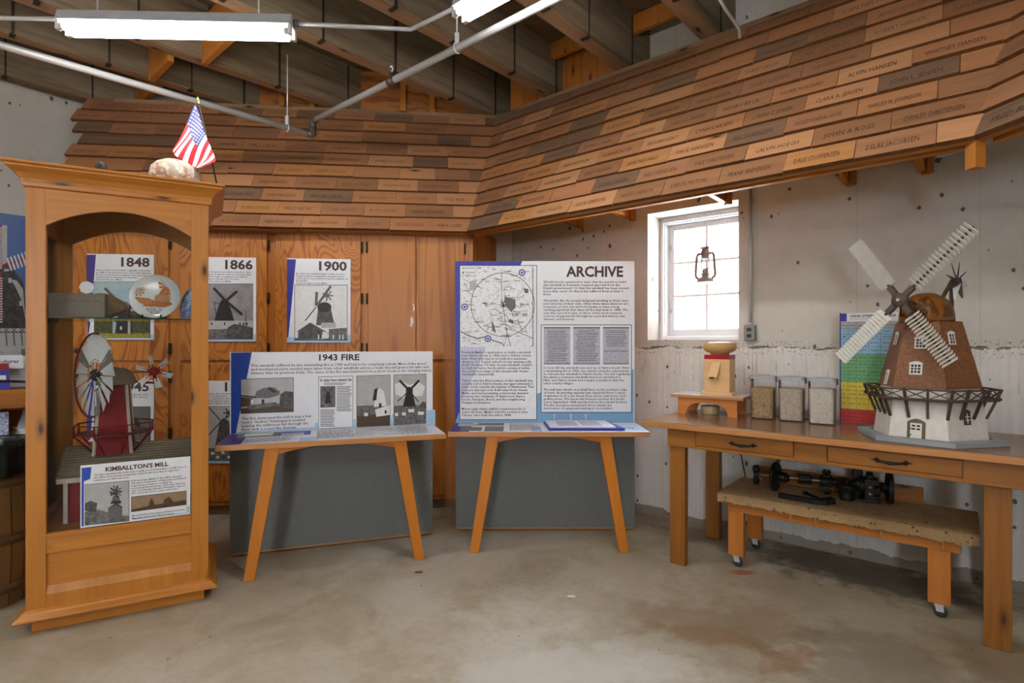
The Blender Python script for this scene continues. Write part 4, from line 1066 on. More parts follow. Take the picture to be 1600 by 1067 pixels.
def cap_rect(mb, o, z, x0, x1, y0, y1, m): mb.poly([(x0 - o, y0 - o, z), (x1 + o, y0 - o, z), (x1 + o, y1 + o, z), (x0 - o, y1 + o, z)], m, [(0, 0), (1, 0), (1, 1), (0, 1)])
mb = MB(); pf = [(-.01, .066), (.038, .066), (.042, .072), (.040, .080), (.018, .094), (.014, .104), (.0, .112)]
rectloft(mb, pf, XW0, XW1, 0, DP, PINE); mb.build('base_moulding', case)
for x0, x1 in ((XW0, .057), (.668, XW1)):
    for y0, y1 in ((0, .035), (DP - .035, DP)):
        mb = MB(); mb.box(x0, x1, y0, y1, .10, 2.20, PINE, 2); mb.build('corner_post', case, .002)
mb = MB(); mb.box(.057, .668, .001, .03, .374, .470, PINE, 0); mb.build('glass_rail', case, .002)
mb = MB(); mb.box(.057, .668, .016, .03, .205, .375, PINE, 0); mb.build('recessed_panel', case)
mb = MB(); mb.prism([(.001, .10), (.001, .175), (.016, .212), (.03, .212), (.03, .10)], .057, .668, PINE, 'yz', 'b'); mb.build('bottom_rail', case)
mb = MB(); mb.box(.057, .668, DP - .03, DP - .01, .10, .47, PINE, 0); mb.build('back_panel', case)
for x0, x1 in ((XW0 + .004, XW0 + .02), (XW1 - .02, XW1 - .004)):
    mb = MB(); mb.box(x0, x1, .035, DP - .035, .10, .50, PINE, 1); mb.build('side_panel', case)
    mb = MB(); mb.box(x0, x1, .035, DP - .035, 1.98, 2.20, PINE, 1); mb.build('side_top_rail', case)
def arch_pts(x0, x1, spring, rise, top):
    n = 24; p = []
    for i in range(n + 1):
        t = i / n; p.append((x0 + (x1 - x0) * t, spring + rise * (1 - (2 * t - 1) ** 2)))
    return p + [(x1, top), (x0, top)]
mb = MB(); mb.prism(arch_pts(.057, .668, 1.975, .098, 2.20), .001, .022, PINE); mb.build('arched_frieze', case)
mb = MB(); mb.prism(arch_pts(.057, .668, 1.975, .098, 2.20), DP - .022, DP - .002, PINE); mb.build('arched_frieze', case)
mb = MB(); pf = [(.0, 2.150), (.012, 2.156), (.014, 2.172), (.018, 2.190), (.032, 2.212), (.058, 2.230), (.066, 2.236), (.066, 2.243), (.080, 2.250), (.080, 2.260)]
rectloft(mb, pf, XW0, XW1, 0, DP, PINE); cap_rect(mb, .080, 2.260, XW0, XW1, 0, DP, PINE); cap_rect(mb, 0, 2.20, XW0, XW1, 0, DP, PINE); mb.build('crown_moulding', case)
mb = MB(); mb.box(.0, .73, .03, DP - .03, .455, .470, PINE_D, 0); mb.build('case_floor', case)
mb = MB(); mb.box(.058, .667, .023, .027, .468, 2.08, GLASS_C); mb.build('front_pane', case)
for x in (XW0 + .010, XW1 - .014):
    mb = MB(); mb.box(x, x + .004, .036, DP - .036, .50, 1.98, GLASS_C); mb.build('side_pane', case)
mb = MB(); mb.box(.005, .728, .034, DP - .04, 1.5245, 1.531, GLASS_S); mb.box(.058, .667, .0325, .034, 1.525, 1.531, GLASS_E); mb.build('glass_shelf', case)
for x in (.012, .722):
    for y in (.15, .45):
        mb = MB(); mb.box(x - .008, x + .008, y - .008, y + .008, 1.512, 1.5242, BRONZE); mb.build('shelf_clip', case)

# sign on the front of the glass
sg = thing('mill_sign', "white KIMBALLTON'S MILL information card on the front of the display case glass", 'sign', FD.world(.189, 0, .472), FD.a)
T = Matrix.Translation((-.189, 0, -.472))
mb = MB(); mb.M = T; mb.box(.189, .664, .011, .0145, .474, .787, PAPER); mb.build('card', sg)
pr = Print(FD, .011); pr.mb.M = T
pr.poly([(127.5, 731), (143, 729.5), (141, 748), (131, 752), (131, 822), (127.5, 822.5)], NAVY2, 1).poly([(291.5, 791), (296, 790.5), (296, 801.5), (207, 812), (207, 810), (291.5, 800.5)], LBLUE, 1)
pr.text("KIMBALLTON'S MILL", 165, 263, 736.5, 6.6, INK_T, 3, .03, 2, 729.5)
pr.para(['The first windmill built in this area actually stood in Kimballton, not Elk Horn. In', 'the 1800s when Danish immigrants settled in this area, they brought their', 'traditions and skills with them.'], 147, 291.5, 743.5, 4.2, 2.7, INK_B, 3, -11)
pr.para(['Built by Jorgen Mølby in the 1870s, this grist', 'mill was a combination of American and Danish', 'engineering techniques, merging the', 'modernized fantail system of the time with the', 'sails of a Halladay Standard Windmill, a type of', 'mill commonly used to pump well water.'], 205, 290, 752.5, 3.95, 2.6, INK_B, 3, -7)
pr.para(['Model built by Pete Jensen & Harvey Sornsen.', 'Materials donated by Wanda Nielsen'], 206.5, 289, 807, 4.2, 2.7, INK_B, 3, -8)
pr.build('lettering', sg)
ph = Print(FD, .011); ph.mb.M = T
ph.poly([(132.5, 757), (202, 750.5), (202, 814), (132.5, 821)], PH_D, 1).poly([(133.2, 757.7), (201.3, 751.2), (201.3, 813.4), (133.2, 820.3)], PH_L, 2)
ph.poly([(133.2, 800), (150, 795), (168, 800), (201.3, 806), (201.3, 813.4), (133.2, 820.3)], PH_GRND, 3).poly([(133.2, 798), (133.2, 786), (142, 782), (152, 786), (150, 800)], PH_BUSH, 4).poly([(169, 808), (169, 794), (181, 786), (191, 792), (191, 806)], PH_M, 4).poly([(168, 794), (181, 785.5), (192, 792), (190, 793), (181, 788)], PH_D, 5).poly([(174, 786), (177, 774), (186, 774), (189, 788)], PH_M, 4)
for k in range(10): ph.line([(181, 768), (181 + 10 * math.cos(k * .628), 768 + 10 * math.sin(k * .628))], 2.4, PH_M if k % 2 else PH_D, 5)
ph.line([(172, 770), (182, 772)], 2, PH_D, 6).poly([(174, 783), (189, 782), (190, 785), (173, 787)], PH_D, 6).poly([(192, 795), (201, 793), (201, 803), (192, 806)], PH_L, 4)
ph.build('photograph', sg)
ph = Print(FD, .011); ph.mb.M = T
ph.poly([(205, 776), (291.5, 766.5), (291.5, 788.5), (205, 800)], PH_D, 1).poly([(205.7, 776.7), (290.8, 767.3), (290.8, 787.9), (205.7, 799.2)], SEPIA, 2)
ph.poly([(205.7, 796), (232, 790), (290.8, 781), (290.8, 787.9), (205.7, 799.2)], SEPIAD, 3).poly([(232, 792), (234, 783), (237, 778), (240, 783), (243, 791)], SEPIAD, 4).poly([(254, 789), (257, 780), (264, 776), (270, 782), (272, 786)], SEPIAD, 4).poly([(282, 784), (284, 779), (286, 784)], SEPIAD, 4)
ph.build('sepia_photograph', sg)

# ---------------- things on the glass shelf
GREYWOOD = wood('weathered_grey_wood', (150, 138, 124), (110, 100, 88), 1.0, 0, 0.8)
ZS = 1.5315
o = thing('wood_block', 'weathered grey wooden block with faint lettering at the left of the glass shelf', 'wood block', FD.world(.15, .20, ZS), FD.a + R(-6))
mb = MB(); mb.box(-.118, .122, -.03, .03, 0, .128, GREYWOOD, 0); mb.build('block', o, .002)
mb = MB(); put_text(mb, 'NØRRE SNEDE 1848', lambda x, z: (x, -.0308, z), -.05, .10, .085, .10, INK2, 0, 1); mb.build('lettering', o)
ROCK = mottled('brown_field_stone', (128, 100, 70), (168, 142, 108), 14, .35, .65)
bm = bmesh.new(); bmesh.ops.create_icosphere(bm, subdivisions=3, radius=1)
rr = random.Random(3); ph3 = [Vector((rr.uniform(-1, 1), rr.uniform(-1, 1), rr.uniform(-1, 1))).normalized() for _ in range(9)]
for v in bm.verts:
    p = v.co.normalized(); k = 1 + sum(.06 * max(0, p.dot(q)) ** 2 for q in ph3) - .12 * max(0, p.x) * max(0, p.z)
    v.co = Vector((p.x * .088 * k, p.y * .06 * k, p.z * .055 * k * (1.15 - .35 * p.x)))
zmin = min(v.co.z for v in bm.verts)
for v in bm.verts: v.co.z -= zmin
for f in bm.faces: f.smooth = True
me = bpy.data.meshes.new('stone'); bm.to_mesh(me); bm.free(); me.materials.append(ROCK)
o = bpy.data.objects.new('stone', me); COL.objects.link(o); o.location = FD.world(.262, .30, ZS); o.rotation_euler = (0, 0, FD.a); tag(o, 'brown field stone sloping down beside the grey wooden block on the glass shelf', 'stone')
o = thing('octagonal_tag', 'small white eight-sided tag leaning on top of the grey wooden block', 'tag', FD.world(.185, .205, ZS + .129), FD.a)
mb = MB(); mb.prism([(.034 * math.cos(R(22.5 + 45 * k) + .3), .034 + .034 * math.sin(R(22.5 + 45 * k) + .3)) for k in range(8)], -.004, .004, PAPER); mb.build('tag_plate', o, .001)
o = thing('spice_jar', 'small glass jar with a red lid beside the painted plate on the shelf', 'jar', FD.world(.378, .385, ZS), FD.a)
mb = MB(); mb.lathe([(0, 0), (.032, 0), (.034, .004), (.034, .055), (.024, .066), (.024, .072)], CLEAR, n=20); mb.build('jar_body', o)
mb = MB(); mb.lathe([(.026, .0725), (.027, .074), (.027, .086), (.025, .088), (0, .088)], RED, n=20); mb.build('lid', o)
mb = MB(); mb.lathe([(0, .002), (.029, .003), (.031, .05), (0, .052)], flat('jar_grain', (150, 116, 74), .8), n=16); mb.build('contents', o)
CHINA = flat('white_china', (226, 228, 226), .12, 0, .6, .01)
CHINAB = mottled('blue_china', (70, 110, 168), (206, 216, 230), 26, .42, .56)
ORNG = mottled('orange_china_paint', (176, 84, 16), (214, 140, 66), 120)
o = thing('painted_plate', 'white plate with orange windmill painting standing on the glass shelf', 'plate', FD.world(.478, .285, ZS + .008), FD.a - R(10))
tilt = Matrix.Rotation(R(-72), 3, 'X')
tl = Matrix.Rotation(R(-12), 4, 'X') @ Matrix.Translation((0, 0, .130))
rot = Matrix.Rotation(PI / 2, 3, 'X')
mb = MB(); mb.M = tl; mb.lathe([(0, 0), (.07, .0), (.082, .004), (.128, .016), (.130, .018), (.128, .021), (.08, .009), (0, .005)], CHINA, (0, .012, 0), 48, rot); mb.build('plate', o)
mb = MB(); mb.M = tl
def disc2(mb, pts, m, y=.0035): mb.poly([(x * 1.22, y - (.006 if max(abs(x), abs(z)) > .07 else 0), z * 1.18 + .008) for x, z in pts], m)
disc2(mb, [(-.09, -.03), (-.085, -.01), (-.03, -.015), (.0, -.028), (.05, -.03), (.09, -.045), (.06, -.06), (-.07, -.055)], ORNG)
disc2(mb, [(-.005, -.035), (-.002, -.002), (.03, .008), (.062, -.004), (.06, -.038)], flat('tan_china_paint', (196, 150, 96), .3), .0028)
disc2(mb, [(-.01, -.004), (.03, .014), (.07, -.006), (.062, -.002), (.03, .006), (-.002, -.001)], ORNG, .0022)
disc2(mb, [(.012, .006), (.03, .045), (.05, .045), (.062, .004)], ORNG, .0025)
for k in range(9): a = k * .698; disc2(mb, [(.042, .05), (.042 + .034 * math.cos(a), .058 + .036 * math.sin(a)), (.042 + .034 * math.cos(a + .35), .058 + .036 * math.sin(a + .35))], ORNG, .0022)
for k in range(11): a = k * .571; disc2(mb, [(-.075, .02), (-.075 + .032 * math.cos(a), .022 + .03 * math.sin(a)), (-.075 + .032 * math.cos(a + .3), .022 + .03 * math.sin(a + .3))], ORNG, .003)
disc2(mb, [(-.05, -.062), (.06, -.065), (.05, -.09), (.0, -.105), (-.04, -.095)], mottled('grey_china_paint', (150, 146, 138), (222, 220, 214), 120), .003)
mb.build('painting', o)
mb = MB(); mb.M = Matrix.Rotation(R(-12), 4, 'X') @ Matrix.Translation((0, 0, .130)); mb.lathe([(.1215, 0), (.1235, -.001), (.1255, .0)], flat('plate_rim_band', (40, 40, 40), .3), (0, -.004, 0), 48, rot, cap=False); mb.build('rim_line', o)
mb = MB()
for x in (-.045, .045): mb.tube([(x, .07, .0), (x, -.035, .0), (x, -.045, .02)], .004, BLACK, 6); mb.tube([(x, .01, .0), (x, .055, .09)], .004, BLACK, 6)
mb.box(-.055, .055, .045, .052, .0, .012, BLACK); mb.build('plate_stand', o)
o = thing('blue_plate', 'blue and white plate turned nearly edge-on at the right end of the glass shelf', 'plate', FD.world(.637, .24, ZS + .006), FD.a + R(-62))
tl = Matrix.Rotation(R(-14), 4, 'X') @ Matrix.Translation((0, 0, .098))
mb = MB(); mb.M = tl; mb.lathe([(0, 0), (.055, .0), (.062, .003), (.096, .013), (.098, .015), (.096, .018), (.06, .007), (0, .004)], CHINAB, (0, .01, 0), 40, rot); mb.build('plate', o)
mb = MB()
for x in (-.03, .03): mb.tube([(x, .05, .0), (x, -.025, .0), (x, -.032, .015)], .0035, GALV, 6); mb.tube([(x, .01, .0), (x, .045, .07)], .0035, GALV, 6)
mb.build('plate_stand', o)

# ---------------- model of the red mill on its shingled barn, standing on the case floor
ROOFG = wood('weathered_shingle_roof', (146, 132, 112), (96, 84, 68), 1.4, 0, .85)
SIDING = RED; TRIMW = flat('old_white_trim', (206, 200, 188), .6); TIN = flat('whitewashed_tin', (222, 224, 226), .5, 0, var=.05); TIND = flat('weathered_blade', (134, 124, 112), .6)
bn = thing('barn_windmill_model', 'red barn model with grey roof, red tower and big white wind wheel', 'model windmill', FD.world(.36, .33, .4705), FD.a)
X = lambda x: x - .36
Yb = lambda y: y - .33
mb = MB()
bx0, bx1, by0, by1, hw = X(.105), X(.645), Yb(.155), Yb(.505), .225
for k in range(14):
    z = hw * k / 14
    mb.hexa([(bx0, by0 - .004, z), (bx1, by0 - .004, z), (bx1, by1 + .004, z), (bx0, by1 + .004, z), (bx0, by0, z + hw / 14), (bx1, by0, z + hw / 14), (bx1, by1, z + hw / 14), (bx0, by1, z + hw / 14)], SIDING, 0)
mb.prism([(by0, hw), (by1, hw), (Yb(.33), .355)], bx0 + .002, bx1 - .002, SIDING, 'yz'); mb.build('barn_walls', bn)
mb = MB()
for x in (bx0, bx1):
    for y in (by0, by1): mb.box(x - .009, x + .009, y - .009, y + .009, 0, hw, TRIMW)
mb.box(bx0 - .03, bx1 + .005, by0 - .042, by0 - .034, hw - .012, hw + .012, TRIMW); mb.build('corner_trim', bn)
mb = MB(); wx = X(.225); ring_frame(mb, wx - .03, wx + .03, .09, .17, .009, by0 - .009, by0 - .003, TRIMW); mb.box(wx - .004, wx + .004, by0 - .008, by0 - .004, .09, .17, TRIMW); mb.box(wx - .022, wx + .022, by0 - .0045, by0 - .0042, .098, .163, PH_D); mb.build('barn_window', bn)
mb = MB(); rx0, rx1 = X(.07), X(.664)
def roofp(t, side): # t 0 eave..1 ridge
    y = lerp(Yb(.115) if side < 0 else Yb(.545), Yb(.33), t); return y, lerp(.222, .372, t)
NRW = 13
for side in (-1, 1):
    for k in range(NRW):
        y0, z0 = roofp(k / NRW, side); y1, z1 = roofp((k + 1.2) / NRW, side)
        x = rx0 + random.uniform(-.004, .004)
        while x < rx1 - .01:
            w = random.uniform(.025, .05); xe = min(x + w, rx1); t = random.uniform(.0, .0015)
            mb.hexa([(x, y0, z0 - .006), (xe - .0006, y0, z0 - .006), (xe - .0006, y0, z0 + .003 + t), (x, y0, z0 + .003 + t), (x, y1, z1 - .006), (xe - .0006, y1, z1 - .006), (xe - .0006, y1, z1 - .004), (x, y1, z1 - .004)], ROOFG, 2)
            x = xe
mb.build('shingled_roof', bn)
tc = Vector((X(.295), Yb(.30), 0)); tz0, tz1 = .325, .705; wa, wb = .083, .058
mb = MB(); n = 22
for k in range(n):
    t0, t1 = k / n, (k + 1) / n; w0, w1 = lerp(wa, wb, t0), lerp(wa, wb, t1); z0, z1 = lerp(tz0, tz1, t0), lerp(tz0, tz1, t1); e = .0025
    mb.hexa([(tc.x - w0 - e, tc.y - w0 - e, z0), (tc.x + w0 + e, tc.y - w0 - e, z0), (tc.x + w0 + e, tc.y + w0 + e, z0), (tc.x - w0 - e, tc.y + w0 + e, z0), (tc.x - w1, tc.y - w1, z1), (tc.x + w1, tc.y - w1, z1), (tc.x + w1, tc.y + w1, z1), (tc.x - w1, tc.y + w1, z1)], SIDING, 0)
mb.build('tower', bn)
mb = MB()
for sx in (-1, 1):
    for sy in (-1, 1): mb.bar((tc.x + sx * wa, tc.y + sy * wa, tz0), (tc.x + sx * wb, tc.y + sy * wb, tz1), .012, .012, TRIMW)
mb.build('tower_corner_trim', bn)
mb = MB(); mb.lathe([(.090, .70), (.094, .712), (.090, .738), (.072, .772), (.044, .79), (0, .797)], ROOFG, (tc.x, tc.y, 0), 20, sx=1.05, sy=.95); mb.build('cap', bn)
# gallery
gz = .432; gr = .165
gp = [(tc.x + gr * math.cos(R(22.5 + 45 * k)) * 1.12, tc.y + gr * math.sin(R(22.5 + 45 * k))) for k in range(8)]
mb = MB(); mb.prism(gp, gz, gz + .008, REDD, 'xy'); mb.build('gallery_deck', bn)
mb = MB(); mb.tube([(*p, gz + .055) for p in gp] , .0035, RED, 6, closed=True)
for p in gp: mb.tube([(*p, gz - .006), (*p, gz + .058)], .005, RED, 6)
mb.build('gallery_railing', bn)
mb = MB()
for k, p in enumerate(gp):
    q = (lerp(tc.x, p[0], .48), lerp(tc.y, p[1], .48)); mb.tube([(*p, gz), (*q, gz - .11)], .005, RED, 6)
mb.build('gallery_struts', bn)
# wind wheel
ax = Vector((-.875, -.485, .05)).normalized(); hub = tc + Vector((0, 0, .752)) + ax * .095
wu = Vector((0, 0, 1)) - ax * ax.z; wu.normalize(); wv = ax.cross(wu)
mb = MB(); mb.tube([tc + Vector((0, 0, .75)), hub + ax * .03], .008, TIND, 8)
mb.lathe([(0, -.015), (.03, -.015), (.034, 0), (.02, .02), (0, .022)], BLACK, tuple(hub), 16, Vector((0, 0, 1)).rotation_difference(ax).to_matrix()); mb.build('wheel_hub', bn)
for k in range(18):
    a = 2 * PI * k / 18; da = .170; tw = .006
    def wp(r, an, off): return hub + (wu * math.cos(an) + wv * math.sin(an)) * r + ax * off
    mb = MB(); m = TIND if k in (3, 10, 15) else TIN
    mb.hexa([wp(.075, a - da * .75, -tw * .6), wp(.075, a + da * .75, tw * .6), wp(.075, a + da * .75, tw * .6 + .002), wp(.075, a - da * .75, -tw * .6 + .002),
             wp(.222, a - da, -tw), wp(.222, a + da, tw), wp(.222, a + da, tw + .002), wp(.222, a - da, -tw + .002)], m, 2)
    mb.build('wheel_blade', bn)
mb = MB()
mb.tube([wp(.226, R(-12 + 204 * k / 30), .012) for k in range(31)], .0055, REDD, 6); mb.tube([wp(.085, 2 * PI * k / 24, 0.0) for k in range(24)], .004, BEAM_S, 6, closed=True)
for k in range(6): mb.tube([hub, wp(.215, 2 * PI * k / 6 + .1, 0)], .004, TIN, 6)
mb.build('wheel_rim', bn)
# fantail
fc = tc + Vector((.185, -.02, .768)); fa = Vector((.35, -.85, .15)).normalized(); fu = Vector((0, 0, 1)) - fa * fa.z; fu.normalize(); fv = fa.cross(fu)
mb = MB(); mb.lathe([(0, -.02), (.022, -.02), (.026, 0), (.022, .02), (0, .02)], RED, tuple(fc), 14, Vector((0, 0, 1)).rotation_difference(fa).to_matrix())
mb.bar(tc + Vector((.05, 0, .72)), fc + Vector((0, .01, -.065)), .012, .012, REDD); mb.bar(fc + Vector((0, .012, -.07)), fc + Vector((0, .012, 0)), .014, .014, RED); mb.bar(tc + Vector((.06, 0, .765)), fc, .008, .008, REDD); mb.build('fantail_hub', bn)
for k in range(6):
    a = k * PI / 3 + .2; d = fu * math.cos(a) + fv * math.sin(a); e = fu * -math.sin(a) + fv * math.cos(a); e = (e * .75 + fa * .65).normalized()
    mb = MB(); mb.tube([fc, fc + d * .06], .003, RED, 5); mb.build('fantail_arm', bn)
    mb = MB(); q = e.cross(d) * .001
    mb.hexa([fc + d * .04 - e * .013 - q, fc + d * .04 + e * .013 - q, fc + d * .04 + e * .013 + q, fc + d * .04 - e * .013 + q, fc + d * .095 - e * .018 - q, fc + d * .095 + e * .018 - q, fc + d * .095 + e * .018 + q, fc + d * .095 - e * .018 + q], TIN, 2); mb.build('fantail_blade', bn)

# ---------------- on top of the case: round stone, flag, small black knob
t = NT('pale_fossil_stone'); v = t.coord('Object'); n1 = t.noise(v, 9, 5, .7, .6)
col = t.ramp(n1, [(.3, srgb(186, 172, 150)), (.6, srgb(222, 216, 204))]); vv = t.voro(v, 30); g = t.math('MULTIPLY', t.math('LESS_THAN', t.sep(vv.outputs['Color'])[0], .16), t.bw(vv.outputs['Distance'], .42, .3))
col = t.mix(t.math('MULTIPLY', g, .8), col, srgb(170, 118, 108)); ck = t.bw(t.math('ABSOLUTE', t.math('SUBTRACT', t.noise(v, 6, 4, .6, 1.2), .5)), .02, .0)
col = t.mix(t.math('MULTIPLY', ck, .5), col, srgb(110, 100, 82)); t.bump(n1, .25, .006); FOSS = t.fin(col, .85, 0, .2)
mb = MB(); mb.lathe([(0, 0), (.07, .0), (.108, .025), (.128, .065), (.132, .10), (.122, .14), (.096, .168), (.06, .186), (.03, .193), (0, .195)], FOSS, n=32, sy=.95)
o = mb.build('round_stone', loc=FD.world(.585, .27, 2.2605), rotz=FD.a); tag(o, 'round whitish stone with reddish specks on top of the display case', 'stone')
mb = MB(); mb.lathe([(0, 0), (.024, 0), (.028, .03), (.024, .06), (.012, .074), (0, .076)], BLACK, n=14)
o = mb.build('black_ornament', loc=FD.world(.265, .07, 2.2605)); tag(o, 'small black ornament on top of the display case left of the stone', 'ornament')
fl_y = 3.19
FRED = flat('flag_red', (206, 32, 48), .6, var=.05); FWH = flat('flag_white', (236, 230, 232), .6, var=.03); FBL = flat('flag_blue', (58, 66, 122), .6, var=.05)
pA, pB, pC, pD = (at_y(305, 163, fl_y), at_y(337, 252, fl_y), at_y(267, 231, fl_y - .05), at_y(319, 265, fl_y - .07))
base = at_y(342.5, 270, fl_y); base.z = 2.2605; tip = at_y(308.5, 150, fl_y)
stick_b = base
fg = thing('american_flag', 'small drooping American stick flag on top of the display case behind the round stone', 'flag', base)
inv = Matrix.Translation(-base)
mb = MB(); mb.M = inv; mb.tube([base, tip - (tip - base).normalized() * .04], .0045, BLACK, 8); mb.build('stick', fg)
mb = MB(); mb.M = inv; dq = (tip - base).normalized(); q0 = tip - dq * .045
mb.lathe([(.007, -.004), (.007, .004), (.004, .008), (.008, .016), (.009, .024), (.005, .036), (0, .046)], flat('gilt_finial', (176, 150, 72), .3, .8), tuple(q0), 12, Vector((0, 0, 1)).rotation_difference(dq).to_matrix()); mb.build('finial', fg)
NU, NV = 40, 39
def flag_pt(u, v):
    top = lerp(pA, pC, u); bot = lerp(pB, pD, u); p = lerp(top, bot, v)
    sag = Vector((0, 0, -.03)) * math.sin(PI * v) * u
    w = .020 * math.sin(v * 9 + u * 2.5) * (.25 + u) ; return p + sag + Vector((.3 * w, w, 0))
mb = MB(); mb.M = inv
mb.grid(flag_pt, NU, NV, FRED, lambda i, j: FBL if (i < NU * .42 and j < 21) else (FRED if (j // 3) % 2 == 0 else FWH)); ob = mb.build('cloth', fg)
sm = ob.modifiers.new('thick', 'SOLIDIFY'); sm.thickness = .0012
mb = MB(); mb.M = inv
for r_ in range(9):
    for c in range(6 if r_ % 2 == 0 else 5):
        u = .42 * (c * 2 + (1 if r_ % 2 == 0 else 2)) / 12; v = 21 / 39 * (r_ + .75) / 9.5
        c0 = flag_pt(u, v); du = (flag_pt(u + .01, v) - c0).normalized(); dv = (flag_pt(u, v + .01) - c0).normalized(); nn = du.cross(dv).normalized()
        if nn.y > 0: nn = -nn
        dv2 = nn.cross(du)
        mb.poly([c0 + nn * .0016 + (du * math.cos(k * PI / 5) + dv2 * math.sin(k * PI / 5)) * (.0058 if k % 2 == 0 else .0026) for k in range(10)], FWH)
mb.build('stars', fg)

# ================================================================== left edge: shelf unit, leaflets, wall poster, waste barrel
def wall_pt(px, py): return FL.hit(px, py)
xa, za = FL.hit(-120, 560); xb, zb = FL.hit(104, 347)
BLUEP = flat('poster_sky', (72, 100, 158), .4, var=.04, scale=2)
wp_ = thing('mill_wall_poster', 'large blue wall poster of a thatched windmill behind the display case', 'poster', FL.world(xa, 0, za - .35), FL.a)
T = Matrix.Translation((-xa, 0, -(za - .35)))
mb = MB(); mb.M = T; mb.box(xa, xb, -.012, -.002, za - .35, zb, BLUEP); mb.build('board', wp_)
pr = Print(FL, -.012); pr.mb.M = T
THATCH = mottled('poster_thatch', (26, 26, 28), (66, 60, 52), 30)
pr.poly([(-40, 512), (-20, 425), (8, 410), (24, 424), (36, 440), (44, 512)], THATCH, 1).poly([(16, 436), (26, 438), (36, 452), (40, 500), (34, 470), (24, 448)], PH_L, 2).rect(30, 470, 37, 478, PH_L, 2).rect(6, 420, 14, 424, PH_L, 3).rect(13, 434, 18, 442, PH_L, 3)
pr.rect(-110, 512, 104, 560, PH_L, 2).line([(-40, 519), (60, 519)], 1.4, PH_D, 3).line([(-40, 512), (60, 512)], 1.4, PH_D, 3)
for k in range(8): x = -30 + k * 12; pr.line([(x, 519), (x + 8, 512)], 1, PH_D, 3).line([(x, 512), (x + 8, 519)], 1, PH_D, 3).line([(x + 3, 519), (x + 5, 540)], 1.6, PH_D, 3)
FLAGR = flat('poster_red', (150, 28, 34), .5)
pr.line([(-20, 424), (100, 384)], 4.5, FLAGR, 3)
for k in range(15): x = 12 + k * 5.6; y = 414 - k * 1.9; pr.line([(x - 1, y - 11), (x + 6, y + 9)], 2.8, PH_W, 4)
pr.poly([(3, 352), (11, 352), (11, 410), (3, 414)], PH_L, 2)
for k in range(22): y = 356 + k * 3; pr.line([(-6, y + 1), (3, y)], 1.2, PH_W, 5)
pr.line([(1.5, 352), (2.5, 420)], 2.2, FLAGR, 4)
for k in range(18): y = 434 + k * 4; pr.line([(-6, y + 4), (4, y)], 1.4, PH_W, 5)
pr.line([(1, 425), (2, 505)], 2.2, FLAGR, 4)
pr.rect(33, 545, 52, 560, flat('poster_green', (96, 120, 70), .5), 3).build('picture', wp_)
# shelf unit
SFR = Frame(-3.82, 4.27, R(51))
su = thing('leaflet_shelf', 'pine shelf unit for leaflets along the whitewashed wall behind the barrel', 'shelf', SFR.world(-.6, .0, 0), SFR.a)
S0, S1 = -1.2, .215
O = lambda x: x + .6
zt = 1.04
for z0, z1 in ((zt - .03, zt), (.62, .645), (.05, .08)):
    mb = MB(); mb.box(O(S0), O(S1), 0, .46, z0, z1, PINE_D if z0 < 1 else PINE, 0); mb.build('shelf_board', su, .002)
for x in (S0, S1 - .03):
    mb = MB(); mb.box(O(x), O(x) + .03, 0.002, .458, 0, zt - .031, PINE_D, 2); mb.build('side_board', su)
mb = MB()
for k in range(6): mb.box(O(S0), O(S1), .44, .46, .10 + k * .15, .10 + k * .15 + .147, PINE_D, 0)
mb.build('back_boards', su)
mb = MB(); mb.box(O(S0), O(S1), .001, .02, .90, 1.009, PINE_D, 0); mb.build('front_rail', su)
def on_shelf(px, dy): return SFR.x(px, dy)
def leaf(name, label, px, dy, z, w, h, mats, lean=8, cat='leaflet', group=None, rz=0):
    x = on_shelf(px, dy); o = thing(name, label, cat, SFR.world(x, dy, z), SFR.a + R(rz), group)
    return o, Matrix.Rotation(R(-lean), 4, 'X')
o, M4 = leaf('leaflet_holder', 'clear plastic holder on the shelf with a white headed card', 12, .18, zt + .001, 0, 0, None, 14, 'leaflet holder')
mb = MB(); mb.M = M4; mb.box(-.13, .12, 0, .004, 0, .30, CLEAR); mb.box(-.13, .12, -.03, -.027, 0, .10, CLEAR); mb.box(-.13, .12, -.03, .004, 0, .003, CLEAR); mb.build('stand', o)
mb = MB(); mb.M = M4; mb.box(-.12, .10, -.004, -.001, .16, .27, PAPER); put_text(mb, 'Brochures', lambda x, z: (x, -.0048, z), -.09, .07, .205, .235, PH_D, .02, 1, False, .3); mb.build('header_card', o)
o, M4 = leaf('brochure', 'red and blue brochure standing in front of the clear holder', 2, .10, zt + .001, 0, 0, None, 12, 'brochure')
mb = MB(); mb.M = M4; mb.box(-.05, .05, 0, .004, 0, .205, NAVY); mb.box(-.05, .05, -.001, 0, .155, .205, FLAGR); mb.box(-.03, .03, -.0015, -.001, .06, .11, PAPER); mb.build('folded_sheet', o)
o, M4 = leaf('white_card_stack', 'stack of white cards leaning at the back of the leaflet shelf', 33, .30, zt + .001, 0, 0, None, 12, 'cards')
mb = MB(); mb.M = M4; mb.box(-.09, .09, 0, .02, 0, .26, PAPER); mb.build('cards', o, .002)
mb = MB(); x = on_shelf(14, .10); p = SFR.world(x, .1, zt + .012)
mb.tube([SFR.world(x + .20 * math.cos(a), .06 + .05 * math.sin(a), zt + .012 + .06 * max(0, math.sin(a * .5 + .2))) - p for a in [k * .28 for k in range(12)]], .011, BLACK, 8)
o = mb.build('black_cable', loc=p); tag(o, 'black cable loop lying on the edge of the leaflet shelf', 'cable')
o = thing('blue_box', 'blue and white patterned box on the lower shelf behind the barrel', 'box', SFR.world(on_shelf(-3, .14), .14, .646), SFR.a)
mb = MB(); mb.box(-.06, .055, -.05, .05, 0, .22, mottled('blue_floral_card', (110, 124, 176), (210, 216, 230), 60)); mb.build('carton', o, .003)
